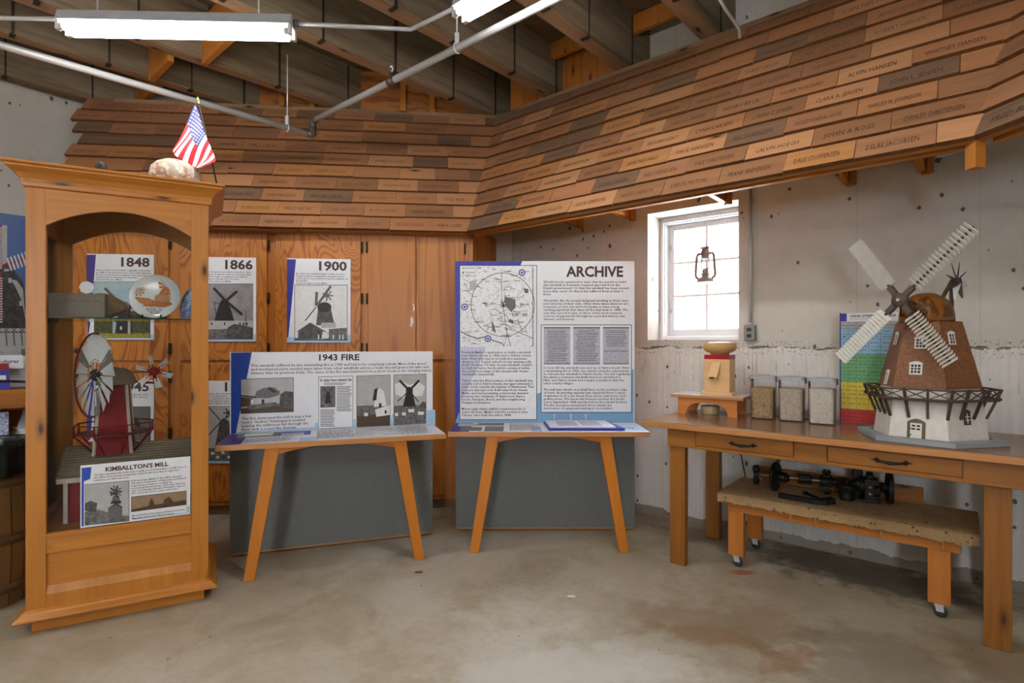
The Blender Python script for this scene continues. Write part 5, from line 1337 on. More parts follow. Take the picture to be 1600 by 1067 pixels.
o = thing('paper_stack', 'stack of white papers with a grey folder on the lower shelf', 'paper', SFR.world(on_shelf(40, .16), .16, .646), SFR.a)
mb = MB()
for k in range(7): e = random.uniform(-.01, .01); mb.box(-.06 + e, .05 + e, -.13, .13, k * .012, k * .012 + .0105, PAPER)
mb.build('sheets', o)
mb = MB(); mb.hexa([(-.06, -.05, .085), (.05, -.05, .085), (.05, -.04, .085), (-.06, -.04, .085), (.0, .05, .23), (.05, .05, .23), (.05, .06, .23), (.0, .06, .23)], flat('grey_folder', (158, 162, 168), .5)); mb.build('folder', o)
# waste barrel
BARW = wood('brown_barrel_staves', (128, 92, 50), (84, 58, 30), .6, .03, .6)
br = thing('waste_barrel', 'brown wooden barrel used as a bin beside the display case', 'barrel', (-2.885, 2.99, 0))
mb = MB(); prof = lambda z: .205 + .035 * math.sin(PI * min(1, max(0, (z + .05) / .88)))
ns = 22
for k in range(ns):
    a0, a1 = 2 * PI * k / ns + .012, 2 * PI * (k + 1) / ns - .012
    zs = [.0, .12, .25, .4, .55, .68, .78]; o = (random.uniform(0, 20), random.uniform(0, 20))
    for z0, z1 in zip(zs[:-1], zs[1:]):
        r0, r1 = prof(z0), prof(z1)
        c = lambda r, a, z: (r * math.cos(a), r * math.sin(a), z)
        mb.hexa([c(r0 - .016, a0, z0), c(r0 - .016, a1, z0), c(r0, a1, z0), c(r0, a0, z0), c(r1 - .016, a0, z1), c(r1 - .016, a1, z1), c(r1, a1, z1), c(r1, a0, z1)], BARW, 2, (o[0] + z0, o[1]))
mb.build('staves', br)
for z in (.10, .36, .66):
    mb = MB(); mb.lathe([(prof(z - .02) - .002, z - .022), (prof(z - .02) + .006, z - .022), (prof(z + .02) + .006, z + .022), (prof(z + .02) - .002, z + .022)], wood('barrel_hoop', (104, 76, 46), (72, 50, 30), 1, 0, .6), n=36, cap=False); mb.build('hoop', br)
mb = MB(); mb.lathe([(0, .02), (prof(.02) - .018, .02)], BARW, n=24); mb.build('barrel_bottom', br)
BAG = flat('black_bin_bag', (22, 26, 24), .22, 0, .6)
mb = MB(); nr_ = random.Random(9)
def bag(u, v):
    a = 2 * PI * u; wob = .010 * math.sin(9 * a) + .007 * math.sin(17 * a + 1.3)
    prof_ = [(.175, .30), (.19, .55), (.198, .76), (.205, .85), (.214, .868), (.226, .84), (.231, .76), (.232, .70)]
    k = v * (len(prof_) - 1); i = min(int(k), len(prof_) - 2); t_ = k - i; r, z = [lerp(prof_[i][q], prof_[i + 1][q], t_) for q in (0, 1)]
    out = max(0, v - .5) * 2
    return Vector(((r + .006 + wob * (.3 + .8 * out) * (1 if v < .9 else .5) + .012 * (out > 0)) * math.cos(a), (r + .006 + wob * (.3 + .8 * out) + .012 * (out > 0)) * math.sin(a), z + .014 * math.sin(5 * a) * out + .02 * math.sin(2 * a + 1) * out))
mb.grid(bag, 90, 28, BAG); mb.lathe([(0, .31), (.183, .302)], BAG, n=24)
o = mb.build('bin_bag', loc=(-2.885, 2.99, 0)); tag(o, 'black plastic bag lining the top of the brown barrel', 'bin bag')
o.modifiers.new('thick', 'SOLIDIFY').thickness = .002

# ================================================================== work bench under the window
bench = thing('work_bench', 'long pine work bench with two drawers under the window wall', 'bench', FB.loc, FB.a)
BL, BDp = 2.08, .80
mb = MB(); mb.box(0, BL, 0, BDp, .880, .903, TOPW, 0); mb.build('worktop', bench, .003)
mb = MB(); mb.box(-.001, BL, -.004, .03, .866, .8985, EDGEW, 0); mb.build('worktop_edge', bench, .003)
def slab(x0, x1, z0, z1, y0=.035, y1=.058): 
    m = MB(); m.box(x0, x1, y0, y1, z0, z1, BENCHW, 0); return m
x1d = [FB.x(p, .04) for p in (1087.5, 1240.5, 1293, 1504)]
mb = slab(.155, x1d[0] - .002, .752, .866); mb.box(x1d[1] + .002, x1d[2] - .002, .035, .058, .752, .866, BENCHW, 0); mb.box(x1d[3] + .002, BL - .22, .035, .058, .752, .866, BENCHW, 0)
mb.box(x1d[0] - .002, x1d[1] + .002, .036, .058, .752, .772, BENCHW, 0); mb.box(x1d[2] - .002, x1d[3] + .002, .036, .058, .752, .772, BENCHW, 0)
mb.box(x1d[2] - .002, x1d[3] + .002, .036, .058, .855, .866, BENCHW, 0)
mb.box(.155, .18, .06, .74, .752, .866, BENCHW, 1); mb.box(BL - .25, BL - .225, .06, .74, .752, .866, BENCHW, 1); mb.box(.155, BL - .22, .715, .74, .752, .866, BENCHW, 0); mb.build('apron', bench, .001)
for a, b, hp, zt in ((x1d[0], x1d[1], 1160, .866), (x1d[2], x1d[3], 1392, .853)):
    m = slab(a + .002, b - .002, .775, zt, .034, .055); d = m.build('drawer', bench, .001)
    hx = FB.x(hp, .03)
    h = MB(); hz = .813
    h.tube([(hx - .06, .033, hz), (hx - .045, .014, hz - .003), (hx, .006, hz - .006), (hx + .045, .014, hz - .003), (hx + .06, .033, hz)], [.006, .006, .009, .006, .006], IRON, 8)
    for s in (-1, 1):
        h.prism([(hx + s * .06 + dx, hz + dz) for dx, dz in ((0, .014), (.012, .004), (s * .03 if s > 0 else .012, 0), (.012, -.004), (0, -.014), (-.012, -.004), (s * .03 if s < 0 else -.012, 0), (-.012, .004))], .030, .0338, IRON)
    h.build('drawer_handle', d)
for lx, ly in ((.205, .085), (1.725, .10), (.205, .70), (1.735, .70)):
    mb = MB(); mb.box(lx - .049, lx + .049, ly - .019, ly + .035, 0, .752 if ly < .3 else .866, BENCHW, 2); mb.build('leg', bench, .003)

# ---------------- low rolling bench with a carpet top
FCt = Frame(1.304, 3.484, R(-39.5))
ct = thing('rolling_bench', 'low rolling bench with carpeted top pushed under the work bench', 'bench', FCt.loc, FCt.a)
t = NT('looped_carpet'); v = t.coord('Object'); n1 = t.noise(v, 160, 4, .7); n2 = t.noise(v, 4, 4)
col = t.ramp(n1, [(.3, srgb(150, 118, 78)), (.65, srgb(206, 174, 130))]); col = t.mix(t.math('MULTIPLY', t.bw(n2, .4, .7), .35), col, srgb(118, 88, 52)); vv = t.voro(v, 60); g = t.math('MULTIPLY', t.math('LESS_THAN', t.sep(vv.outputs['Color'])[0], .10), t.math('LESS_THAN', vv.outputs['Distance'], .38))
col = t.mix(t.math('MULTIPLY', g, .8), col, srgb(84, 52, 28)); t.bump(n1, .9, .01); CARP = t.fin(col, .95, 0, .1)
CL, CD = 1.26, .50
mb = MB(); n = 40; rr = random.Random(8)
mb.box(.0, CL, .0, CD, .445, .460, CARP, 0)
# frayed front edge
for k in range(n):
    a, b = CL * k / n, CL * (k + 1) / n; h0, h1 = [.052 + rr.uniform(-.006, .008) for _ in range(2)]
    mb.hexa([(a, -.012, .458 - h0), (b, -.012, .458 - h1), (b, .006, .452 - h1), (a, .006, .452 - h0), (a, -.012, .458), (b, -.012, .458), (b, .004, .460), (a, .004, .460)], CARP, 0)
ang = 0
for sx in (-.004, CL - .008):
    for k in range(14):
        a, b = CD * k / 14, CD * (k + 1) / 14; h0 = .05 + rr.uniform(-.006, .008)
        mb.hexa([(sx, a, .452 - h0), (sx + .012, a, .452 - h0), (sx + .012, b, .452 - h0), (sx, b, .452 - h0), (sx, a, .459), (sx + .012, a, .459), (sx + .012, b, .459), (sx, b, .459)], CARP, 1)
for x, l in ((.42, .03), (.55, .045), (.86, .05), (1.12, .05), (.73, .03)):
    mb.tube([(x, -.01, .41), (x + .006, -.014, .40 - l * .5), (x - .004, -.012, .40 - l)], .003, CARP, 5)
mb.build('carpet_top', ct)
mb = MB(); mb.box(.012, CL - .015, .010, CD - .01, .415, .444, PINE_D, 0); mb.build('top_board', ct)
mb = MB(); mb.box(.05, CL - .07, .03, .07, .345, .412, BLOCKW, 0); mb.box(.05, CL - .07, CD - .07, CD - .03, .345, .412, BLOCKW, 0); mb.build('side_rails', ct, .002)
for lx in (.10, CL - .155):
    for ly in (.05, CD - .06):
        mb = MB(); mb.box(lx - .047, lx + .047, ly - .022, ly + .022, .070, .345, BLOCKW, 2); mb.build('leg', ct, .002)
        mb = MB(); mb.box(lx - .02, lx + .02, ly - .02, ly + .02, .063, .0695, GALV)
        for s in (-1, 1): mb.hexa([(lx - .012, ly + s * .014 - .001, .03), (lx + .02, ly + s * .014 - .001, .03), (lx + .02, ly + s * .014 + .001, .03), (lx - .012, ly + s * .014 + .001, .03), (lx - .018, ly + s * .014 - .001, .0635), (lx + .018, ly + s * .014 - .001, .0635), (lx + .018, ly + s * .014 + .001, .0635), (lx - .018, ly + s * .014 + .001, .0635)], GALV)
        mb.build('caster_fork', ct)
        mb = MB(); mb.lathe([(.006, -.012), (.024, -.012), (.028, -.008), (.028, .008), (.024, .012), (.006, .012)], flat('grey_caster_rubber', (46, 50, 54), .5), (lx + .006, ly, .0285), 20, Matrix.Rotation(PI / 2, 3, 'X')); mb.build('caster_wheel', ct)

# ---------------- old drive shaft lying on the carpet
p0, p1 = at_z(1212, 770, .46), at_z(1392, 790, .46)
sd = (p1 - p0).normalized(); p0 = p0 + Vector((-sd.y, sd.x, 0)) * .05; p1 = p1 + Vector((-sd.y, sd.x, 0)) * .05
L = (p1 - p0).length; sx = math.atan2(sd.y, sd.x)
ms = thing('drive_shaft', 'black cast-iron drive shaft with discs and gears lying on the carpeted rolling bench', 'machine part', (p0.x, p0.y, .4605), sx)
ry = Matrix.Rotation(PI / 2, 3, 'Y'); STEEL = flat('bare_steel_shaft', (150, 140, 126), .35, .8); CAST = flat('black_cast_iron', (34, 34, 33), .5, .4, var=.25)
zc = .092
def cyl(mb, x0, x1, r, m, y=0, z=zc, n=24, b=.003): mb.lathe([(0, 0), (r - b, 0), (r, b), (r, x1 - x0 - b), (r - b, x1 - x0), (0, x1 - x0)], m, (x0, y, z), n, ry)
mb = MB(); cyl(mb, -.10, L, .011, STEEL, n=12); mb.build('shaft', ms)
mb = MB(); mb.M = Matrix.Rotation(R(-17), 4, 'Z'); cyl(mb, -.012, .008, .0915, CAST, n=40); cyl(mb, .008, .06, .034, CAST); cyl(mb, .05, .075, .024, CAST); mb.build('large_disc', ms)
mb = MB(); cyl(mb, -.13, -.10, .022, CAST); mb.lathe([(0, -.026), (.018, -.02), (.022, 0), (.018, .02), (0, .026)], CAST, (-.115, 0, zc + .036), 12); mb.lathe([(0, -.026), (.016, -.02), (.02, 0), (.016, .02), (0, .026)], CAST, (-.115, 0, zc - .036), 12); mb.build('end_fitting', ms)
mb = MB(); cyl(mb, .125, .20, .031, CAST); 
for k in range(8): a = k * PI / 4; mb.box(.135, .19, .031 * math.cos(a) - .003, .031 * math.cos(a) + .003, zc + .031 * math.sin(a) - .003, zc + .031 * math.sin(a) + .003, CAST)
mb.build('coupling', ms)
mb = MB(); cyl(mb, .245, .31, .036, CAST); mb.box(.262, .298, -.02, .02, zc - .058, zc + .058, CAST); 
for z in (zc + .058, zc - .058): mb.lathe([(.022, -.016), (.024, 0), (.016, .014), (0, .018)] if z > zc else [(0, -.02), (.018, -.014), (.022, 0), (.022, .01)], CAST, (.28, 0, z), 14)
mb.lathe([(.007, 0), (.007, .006), (0, .008)], GALV, (.28, -.012, zc + .07), 8); cyl(mb, .30, .34, .022, CAST); mb.build('bearing_housing', ms)
mb = MB(); gx = .385; gy = -.02
mb.lathe([(0, .001), (.040, .001), (.042, .006), (.042, .04), (.034, .044), (.034, .06), (.056, .064), (.058, .09), (.05, .094), (.02, .1), (.02, .125), (0, .125)], CAST, (gx, gy, 0), 28)
for k in range(26): a = 2 * PI * k / 26; mb.bar((gx + .058 * math.cos(a), gy + .058 * math.sin(a), .066), (gx + .058 * math.cos(a), gy + .058 * math.sin(a), .09), .006, .008, CAST, (math.cos(a), math.sin(a), 0))
mb.build('bevel_gear', ms)
mb = MB(); cyl(mb, .452, .475, .05, CAST); mb.box(.475, .545, -.042, .042, zc - .07, zc + .045, CAST); cyl(mb, .485, .52, .026, CAST, 0, zc + .055); mb.box(.455, .55, -.05, .05, .001, .022, CAST); cyl(mb, .52, .55, .036, CAST, -.03, zc - .02)
for y, z in ((-.045, zc + .0), (-.045, zc - .04)): mb.lathe([(0, 0), (.009, 0), (.009, .006), (0, .006)], STEEL, (.50, y + .006, z), 8, Matrix.Rotation(PI / 2, 3, 'X'))
mb.build('gear_block', ms, .002)
mb = MB(); xw = L - .012
for k in range(28):
    a0, a1 = 2 * PI * k / 28, 2 * PI * (k + 1) / 28
    q = lambda r, a, x: (x, r * math.cos(a), zc + r * math.sin(a))
    mb.hexa([q(.076, a0, xw), q(.076, a1, xw), q(.0915, a1, xw), q(.0915, a0, xw), q(.076, a0, xw + .024), q(.076, a1, xw + .024), q(.0915, a1, xw + .024), q(.0915, a0, xw + .024)], CAST)
for k in range(5): a = k * 2 * PI / 5; mb.bar((xw + .012, .01 * math.cos(a), zc + .01 * math.sin(a)), (xw + .012, .08 * math.cos(a), zc + .08 * math.sin(a)), .014, .014, CAST, (1, 0, 0))
cyl(mb, xw - .03, xw + .03, .024, CAST); mb.build('hand_wheel', ms)
mb = MB(); mb.box(.425, .475, .065, .115, .001, .205, CAST, 2); mb.lathe([(0, 0), (.15, 0), (.168, .006), (.168, .014), (0, .014)], CAST, (.45, .09, .2055), 36); mb.box(.43, .475, .0, .09, .07, .11, CAST); mb.build('round_table', ms)
# lever in front of it
pa, pb = at_z(1217, 777, .462), at_z(1290, 789, .462)
lv = thing('iron_lever', 'flat black iron lever with a bent end lying in front of the drive shaft', 'lever', pa, math.atan2((pb - pa).y, (pb - pa).x)); L2 = (pb - pa).length
mb = MB(); w = .017
for (xa, ya, xb, yb) in ((0, 0, .10, -.006), (.10, -.006, .19, -.012), (.19, -.012, L2, 0)): mb.bar((xa, ya, .014), (xb + .003, yb, .014), .03, .026, CAST)
mb.bar((L2 - .02, .0, .016), (L2 + .03, .05, .022), .045, .03, CAST); mb.build('handle_bar', lv)
mb = MB(); mb.tube([(L2 - .01, .02, .02), (L2 - .12, .085, .03)], [.007, .009], CAST, 8); mb.lathe([(0, -.012), (.012, -.008), (.013, 0), (.012, .01), (0, .013)], CAST, (L2 - .125, .088, .03), 10); mb.build('crank_pin', lv)
# board behind the shaft
o = thing('loose_board', 'loose varnished board lying on the rolling bench behind the black drive shaft', 'board', FCt.world(.66, CD - .015, .4605), FCt.a)
mb = MB(); mb.box(-.54, .36, -.012, .012, 0, .095, PINE_D, 0); mb.build('plank', o, .002)

# ---------------- grain mill on its little stand
pl = at_z(1047.8, 614.7, 1.043)
FS = Frame(pl.x, pl.y, R(-37)); ZT = .9035
st = thing('wooden_stand', 'small wooden stand with arched sides and white top under the grain mill', 'stand', FS.world(.24, .14, ZT), FS.a)
T = Matrix.Translation((-.24, -.14, 0)); MAPLE = wood('pale_maple', (226, 188, 136), (206, 160, 104), .7, 0, .4); STOOLW = wood('orange_pine_stand', (206, 132, 68), (178, 102, 44), .8, .05, .4)
mb = MB(); mb.M = T; mb.box(0, .49, 0, .275, .117, .137, EDGEW, 0); mb.build('top_edge', st, .002)
mb = MB(); mb.M = T; mb.box(.003, .487, .003, .272, .1372, .1395, flat('white_laminate', (222, 226, 234), .2)); mb.build('laminate_top', st)
for y0 in (.022, .238):
    mb = MB(); mb.M = T; n = 18
    arch = [(.045, 0), (.10, 0)] + [(.10 + .29 * k / n, .085 * min(1, (1 - abs(2 * k / n - 1) ** 3.2) ** .5) if 0 < k < n else 0) for k in range(n + 1)] + [(.39, 0), (.445, 0), (.445, .116), (.045, .116)]
    pp = []
    for p in arch:
        if not pp or (abs(p[0] - pp[-1][0]) + abs(p[1] - pp[-1][1])) > 1e-4: pp.append(p)
    mb.prism(pp, y0, y0 + .018, STOOLW); mb.build('arched_side', st)
for x in (.05, .425):
    mb = MB(); mb.M = T; mb.box(x, x + .016, .0405, .2375, .045, .116, STOOLW, 1); mb.build('end_board', st)
gmc = FS.world(.30, .135, 1.0435)
pc = at_z(1106, 611, 1.0435)
gm = thing('grain_mill', 'pale wooden grain mill with red band and turned bowl hopper under the window', 'grain mill', gmc, R(-37))
mb = MB(); mb.box(-.105, .105, -.085, .085, 0, .022, MAPLE, 0); mb.build('base_plate', gm, .003)
mb = MB(); mb.box(-.085, .085, -.068, .068, .0225, .245, MAPLE, 0); mb.build('housing', gm, .002)
mb = MB(); mb.box(-.0855, .0855, -.0685, .0685, .2455, .276, flat('red_lacquer', (168, 22, 34), .3)); mb.build('red_band', gm, .001)
mb = MB(); mb.lathe([(0, .2765), (.062, .2765), (.064, .288), (.082, .294), (.102, .306), (.110, .322), (.110, .358), (.100, .358), (.09, .335), (.05, .31), (0, .306)], wood('turned_ash_bowl', (204, 166, 108), (176, 136, 80), .5, 0, .45), n=40); mb.lathe([(0, .350), (.098, .350), (.06, .363), (.0, .366)], flat('hopper_cover', (206, 190, 160), .4), n=30); mb.build('hopper_bowl', gm)
mb = MB(); mb.hexa([(-.05, -.115, .125), (.012, -.115, .125), (.012, -.09, .115), (-.05, -.09, .115), (-.03, -.0685, .225), (.024, -.0685, .225), (.024, -.0683, .15), (-.03, -.0683, .15)], MAPLE, 2); mb.box(-.042, .004, -.1165, -.1145, .117, .121, BLACK); mb.build('spout', gm)
mb = MB(); mb.prism([(-.044, .110), (.006, .110), (.006, .128), (-.044, .128)], -.117, -.095, MAPLE); mb.box(-.036, -.002, -.1175, -.1168, .113, .125, BLACK); mb.build('spout_mouth', gm)
o = thing('wooden_bowl', 'small pale wooden tub under the arched stand of the grain mill', 'bowl', FS.world(.235, .13, ZT), 0)
mb = MB(); mb.lathe([(0, 0), (.055, 0), (.06, .004), (.064, .055), (.062, .058), (.058, .055), (.054, .008), (0, .006)], wood('pale_tub', (196, 178, 142), (170, 150, 112), .5, 0, .5), n=32); mb.build('tub', o)

# ---------------- three storage tubs of grain
CORN = [mottled('wheat_kernels', (128, 94, 50), (206, 170, 116), 110, .38, .6), mottled('cracked_wheat', (168, 148, 122), (220, 204, 180), 140, .4, .6), mottled('wheat_flour', (214, 200, 178), (232, 222, 206), 60, .4, .6)]
LIDC = glass('lid_plastic', (.82, .85, .9), haze=.45, hazecol=(.8, .84, .9))
def rr_rect(w, d, r, n=5):
    pts = []
    for cx, cy, a0 in ((w - r, d - r, 0), (-w + r, d - r, 90), (-w + r, -d + r, 180), (w - r, -d + r, 270)):
        for k in range(n + 1): a = R(a0 + 90 * k / n); pts.append((cx + r * math.cos(a), cy + r * math.sin(a)))
    return pts
def loft(mb, secs, m, caps=(True, True), smooth=False):
    mi = mb.mat(m); rings = [mb._add([(x, y, z) for x, y in s]) for s, z in secs]; n = len(secs[0][0])
    for a, b in zip(rings[:-1], rings[1:]):
        for j in range(n): q = (j + 1) % n; mb._face([a + j, a + q, b + q, b + j], mi, [(0, 0)] * 4, smooth)
    if caps[0]: mb._face([rings[0] + j for j in range(n)][::-1], mi, [(0, 0)] * n)
    if caps[1]: mb._face([rings[-1] + j for j in range(n)], mi, [(0, 0)] * n)
GLAB = ('whole brown wheat kernels filling the plastic container nearest the grain mill', 'cracked wheat filling the middle plastic container', 'fine pale flour filling the plastic container nearest the windmill model')
CLAB = ('clear plastic container of brown wheat kernels beside the grain mill stand', 'clear plastic container of cracked wheat, middle of three', 'clear plastic container of pale flour beside the coloured chart')
for k, (px, py, fill) in enumerate(((1193, 655, .200), (1237.5, 659, .205), (1285, 664, .215))):
    p = at_z(px, py, ZT); d = Vector((p.x, p.y)).normalized(); c = Vector((p.x + d.x * .07, p.y + d.y * .07, ZT))
    cn = thing('storage_container', CLAB[k], 'container', c, R(-34))
    w, dd, h = .076, .068, .262
    mb = MB(); loft(mb, [(rr_rect(w * .9, dd * .9, .025), .0), (rr_rect(w * .93, dd * .93, .027), .006), (rr_rect(w, dd, .03), h)], CLEAR, (True, False), False); mb.build('tub', cn)
    mb = MB(); loft(mb, [(rr_rect(w + .003, dd + .003, .03), h + .0005), (rr_rect(w + .003, dd + .003, .03), h + .016), (rr_rect(w - .01, dd - .01, .025), h + .020)], LIDC); mb.box(-.03, .03, -.02, .02, h + .0202, h + .027, LIDC); mb.build('lid', cn)
    mb = MB()
    for s in (-1, 1): mb.box(s * (w + .004) - .005 + (0 if s > 0 else 0), s * (w + .004) + .005, -.022, .022, h - .02, h + .018, flat('grey_clip', (96, 100, 110), .4) if s > 0 else LIDC)
    mb.build('side_clips', cn, .002)
    mb = MB(); loft(mb, [(rr_rect(w * .86, dd * .86, .022), .008), (rr_rect(w * .93, dd * .93, .026), fill * .75), (rr_rect(w * .95, dd * .95, .026), fill), (rr_rect(w * .5, dd * .5, .02), fill + .008)], CORN[k])
    g = mb.build('grain' if k < 2 else 'flour', loc=c, rotz=R(-34)); tag(g, GLAB[k], 'grain' if k < 2 else 'flour', kind='stuff')

# ---------------- wind strength chart
q = at_z(1312, 660, ZT); FW = Frame(q.x, q.y, FR.a); xe = FW.x(1440)
wc = thing('wind_chart', 'coloured wind strength chart standing behind the windmill model', 'chart', FW.world(0, 0, ZT), FW.a)
z1 = FW.hit(1312, 490)[1]
T = Matrix.Translation((0, 0, -ZT)); mb = MB(); mb.M = T; mb.box(0, xe, 0, .006, ZT + .0005, z1, PAPER); mb.build('board', wc)
pr = Print(FW, 0); pr.mb.M = T
pr.rect(1312, 488.5, 1313.6, 662, NAVY, 1)
px_ = [1313.6, 1325, 1338, 1357, 1376, 1440]
ys = [503.5, 513.5, 522, 529.5, 541, 552.5, 563.5, 573.5, 585, 596, 609, 621, 638, 650, 659.5]
zr = [FW.hit(1314, y)[1] for y in ys]; xr = [FW.x(p) for p in px_]; f = pr.P(1); f2 = pr.P(2); f3 = pr.P(3)
CB, CG, CY, CR_ = flat('chart_blue', (146, 190, 220), .45), flat('chart_green', (112, 172, 120), .45), flat('chart_yellow', (236, 214, 84), .45), flat('chart_red', (210, 66, 62), .45)
def box2(x0, x1, za, zb, m, g): pr.mb.poly([g(x0, za), g(x1, za), g(x1, zb), g(x0, zb)], m)
for i in range(14): box2(xr[0], xr[-1], zr[i + 1], zr[i], [PH_L, CB, CB, CB, CB, CG, CG, CG, CG, CY, CY, CY, CR_, CR_][i], f)
for z in zr: box2(xr[0], xr[-1], z - .0008, z + .0008, PH_D, f2)
for x in xr: box2(x - .0008, x + .0008, zr[-1], zr[0], PH_D, f2)
box2(0, FW.x(1323), z1 - .05, z1, NAVY, f)
put_text(pr.mb, 'WIND STRENGTH SCALE', f3, FW.x(1328), FW.x(1400), z1 - .024, z1 - .012, INK_T, .03)
put_text(pr.mb, 'Beaufort scale is a measure of', f3, FW.x(1328), FW.x(1372), z1 - .033, z1 - .028, INK_B, 0, 1); put_text(pr.mb, 'the strength of wind force', f3, FW.x(1328), FW.x(1366), z1 - .041, z1 - .036, INK_B, 0, 1)
cells = [('Force', 'Speed', 'Speed', 'Name', 'Description'), ('0', '<1', '<2', 'Calm', 'Smoke rises straight'), ('1', '1-3', '2-5', 'Light Air', 'Smoke drifts'), ('2', '4-6', '6-11', 'Light Breeze', 'Wind felt on face'), ('3', '8-12', '12-19', 'Gentle Breeze', 'Light flags extended'), ('4', '13-18', '20-28', 'Moderate Breeze', 'Raises dust and paper'), ('5', '19-24', '29-38', 'Fresh Breeze', 'Small trees sway'), ('6', '25-31', '39-49', 'Strong Breeze', 'Large branches move'), ('7', '32-38', '50-61', 'Near Gale', 'Whole trees in motion'), ('8', '39-46', '62-74', 'Gale', 'Twigs break'), ('9', '47-54', '75-88', 'Strong Gale', 'Slight damage'), ('10', '55-63', '89-102', 'Storm', 'Trees uprooted'), ('11', '64-72', '103-117', 'Violent Storm', 'Widespread damage'), ('12', '73+', '118+', 'Hurricane', 'Devastation')]
for i, row in enumerate(cells):
    zc_ = (zr[i] + zr[i + 1]) / 2
    for j, s in enumerate(row):
        w = xr[j + 1] - xr[j]; tw = min(w * .72, .0085 * len(s)); x0 = (xr[j] + xr[j + 1] - tw) / 2 if j < 4 else xr[j] + .01
        put_text(pr.mb, s, f3, x0, x0 + tw, zc_ - .0045, zc_ + .0045, PH_D, .01, 1)
pr.build('printed_table', wc)

# ---------------- windmill model
MC = Vector((2.172, 2.875, ZT)); PH0 = R(-168)
wm = thing('windmill_model', 'large brown and white windmill model with slatted sails on the work bench', 'model windmill', MC, 0)
def hexp(r, off=0.0): return [(r * math.cos(PH0 + k * PI / 3 + off), r * math.sin(PH0 + k * PI / 3 + off)) for k in range(6)]
GREYB = wood('grey_painted_base', (158, 162, 166), (122, 126, 130), 1, 0, .6); PLAST = mottled('white_plaster', (204, 198, 188), (222, 218, 210), 25, .3, .7); SHAKE = mottled('brown_felt_shell', (104, 60, 26), (134, 84, 42), 90, .4, .6)
mb = MB(); o1, i1 = hexp(.322), hexp(.262)
for k in range(6):
    j = (k + 1) % 6
    mb.hexa([(*o1[k], 0), (*o1[j], 0), (*i1[j], 0), (*i1[k], 0), (*o1[k], .026), (*o1[j], .026), (*i1[j], .026), (*i1[k], .026)], GREYB, 0)
mb.build('base_frame', wm, .002)
mb = MB(); mb.prism(hexp(.262), .002, .012, flat('gravel_tray', (96, 92, 84), .9), 'xy'); mb.build('base_tray', wm)
mb = MB(); loft(mb, [(hexp(.246), .0125), (hexp(.214), .262), (hexp(.20), .29)], PLAST); mb.build('white_base', wm, .002)
mb = MB(); loft(mb, [(hexp(.222), .272), (hexp(.142), .606)], SHAKE); mb.build('brown_tower', wm, .002)
DKW = wood('dark_stained_strips', (82, 66, 54), (54, 42, 34), 1, 0, .6); 
g0, g1 = hexp(.285), hexp(.20)
mb = MB()
for k in range(6):
    j = (k + 1) % 6; mb.hexa([(*g0[k], .212), (*g0[j], .212), (*g1[j], .212), (*g1[k], .212), (*g0[k], .218), (*g0[j], .218), (*g1[j], .218), (*g1[k], .218)], DKW, 0)
mb.build('gallery_deck', wm)
mb = MB()
def gp_(k, t, r): a, b = hexp(r)[k], hexp(r)[(k + 1) % 6]; return (lerp(a[0], b[0], t), lerp(a[1], b[1], t))
for k in range(6):
    for z in (.222, .268): mb.bar((*gp_(k, 0, .29), z), (*gp_(k, 1, .29), z), .006, .008, DKW)
    for q in range(3):
        a, b = gp_(k, q / 3, .29), gp_(k, (q + 1) / 3, .29)
        mb.bar((*a, .222), (*b, .268), .004, .005, DKW); mb.bar((*a, .268), (*b, .222), .004, .005, DKW)
mb.build('gallery_railing', wm)
for k in range(6):
    for q in range(3):
        a, b = gp_(k, (q + .0) / 3, .292), gp_(k, (q + .0) / 3, .234)
        mb = MB(); mb.bar((*a, .272), (*b, .125), .011, .011, DKW); mb.build('gallery_strut', wm)
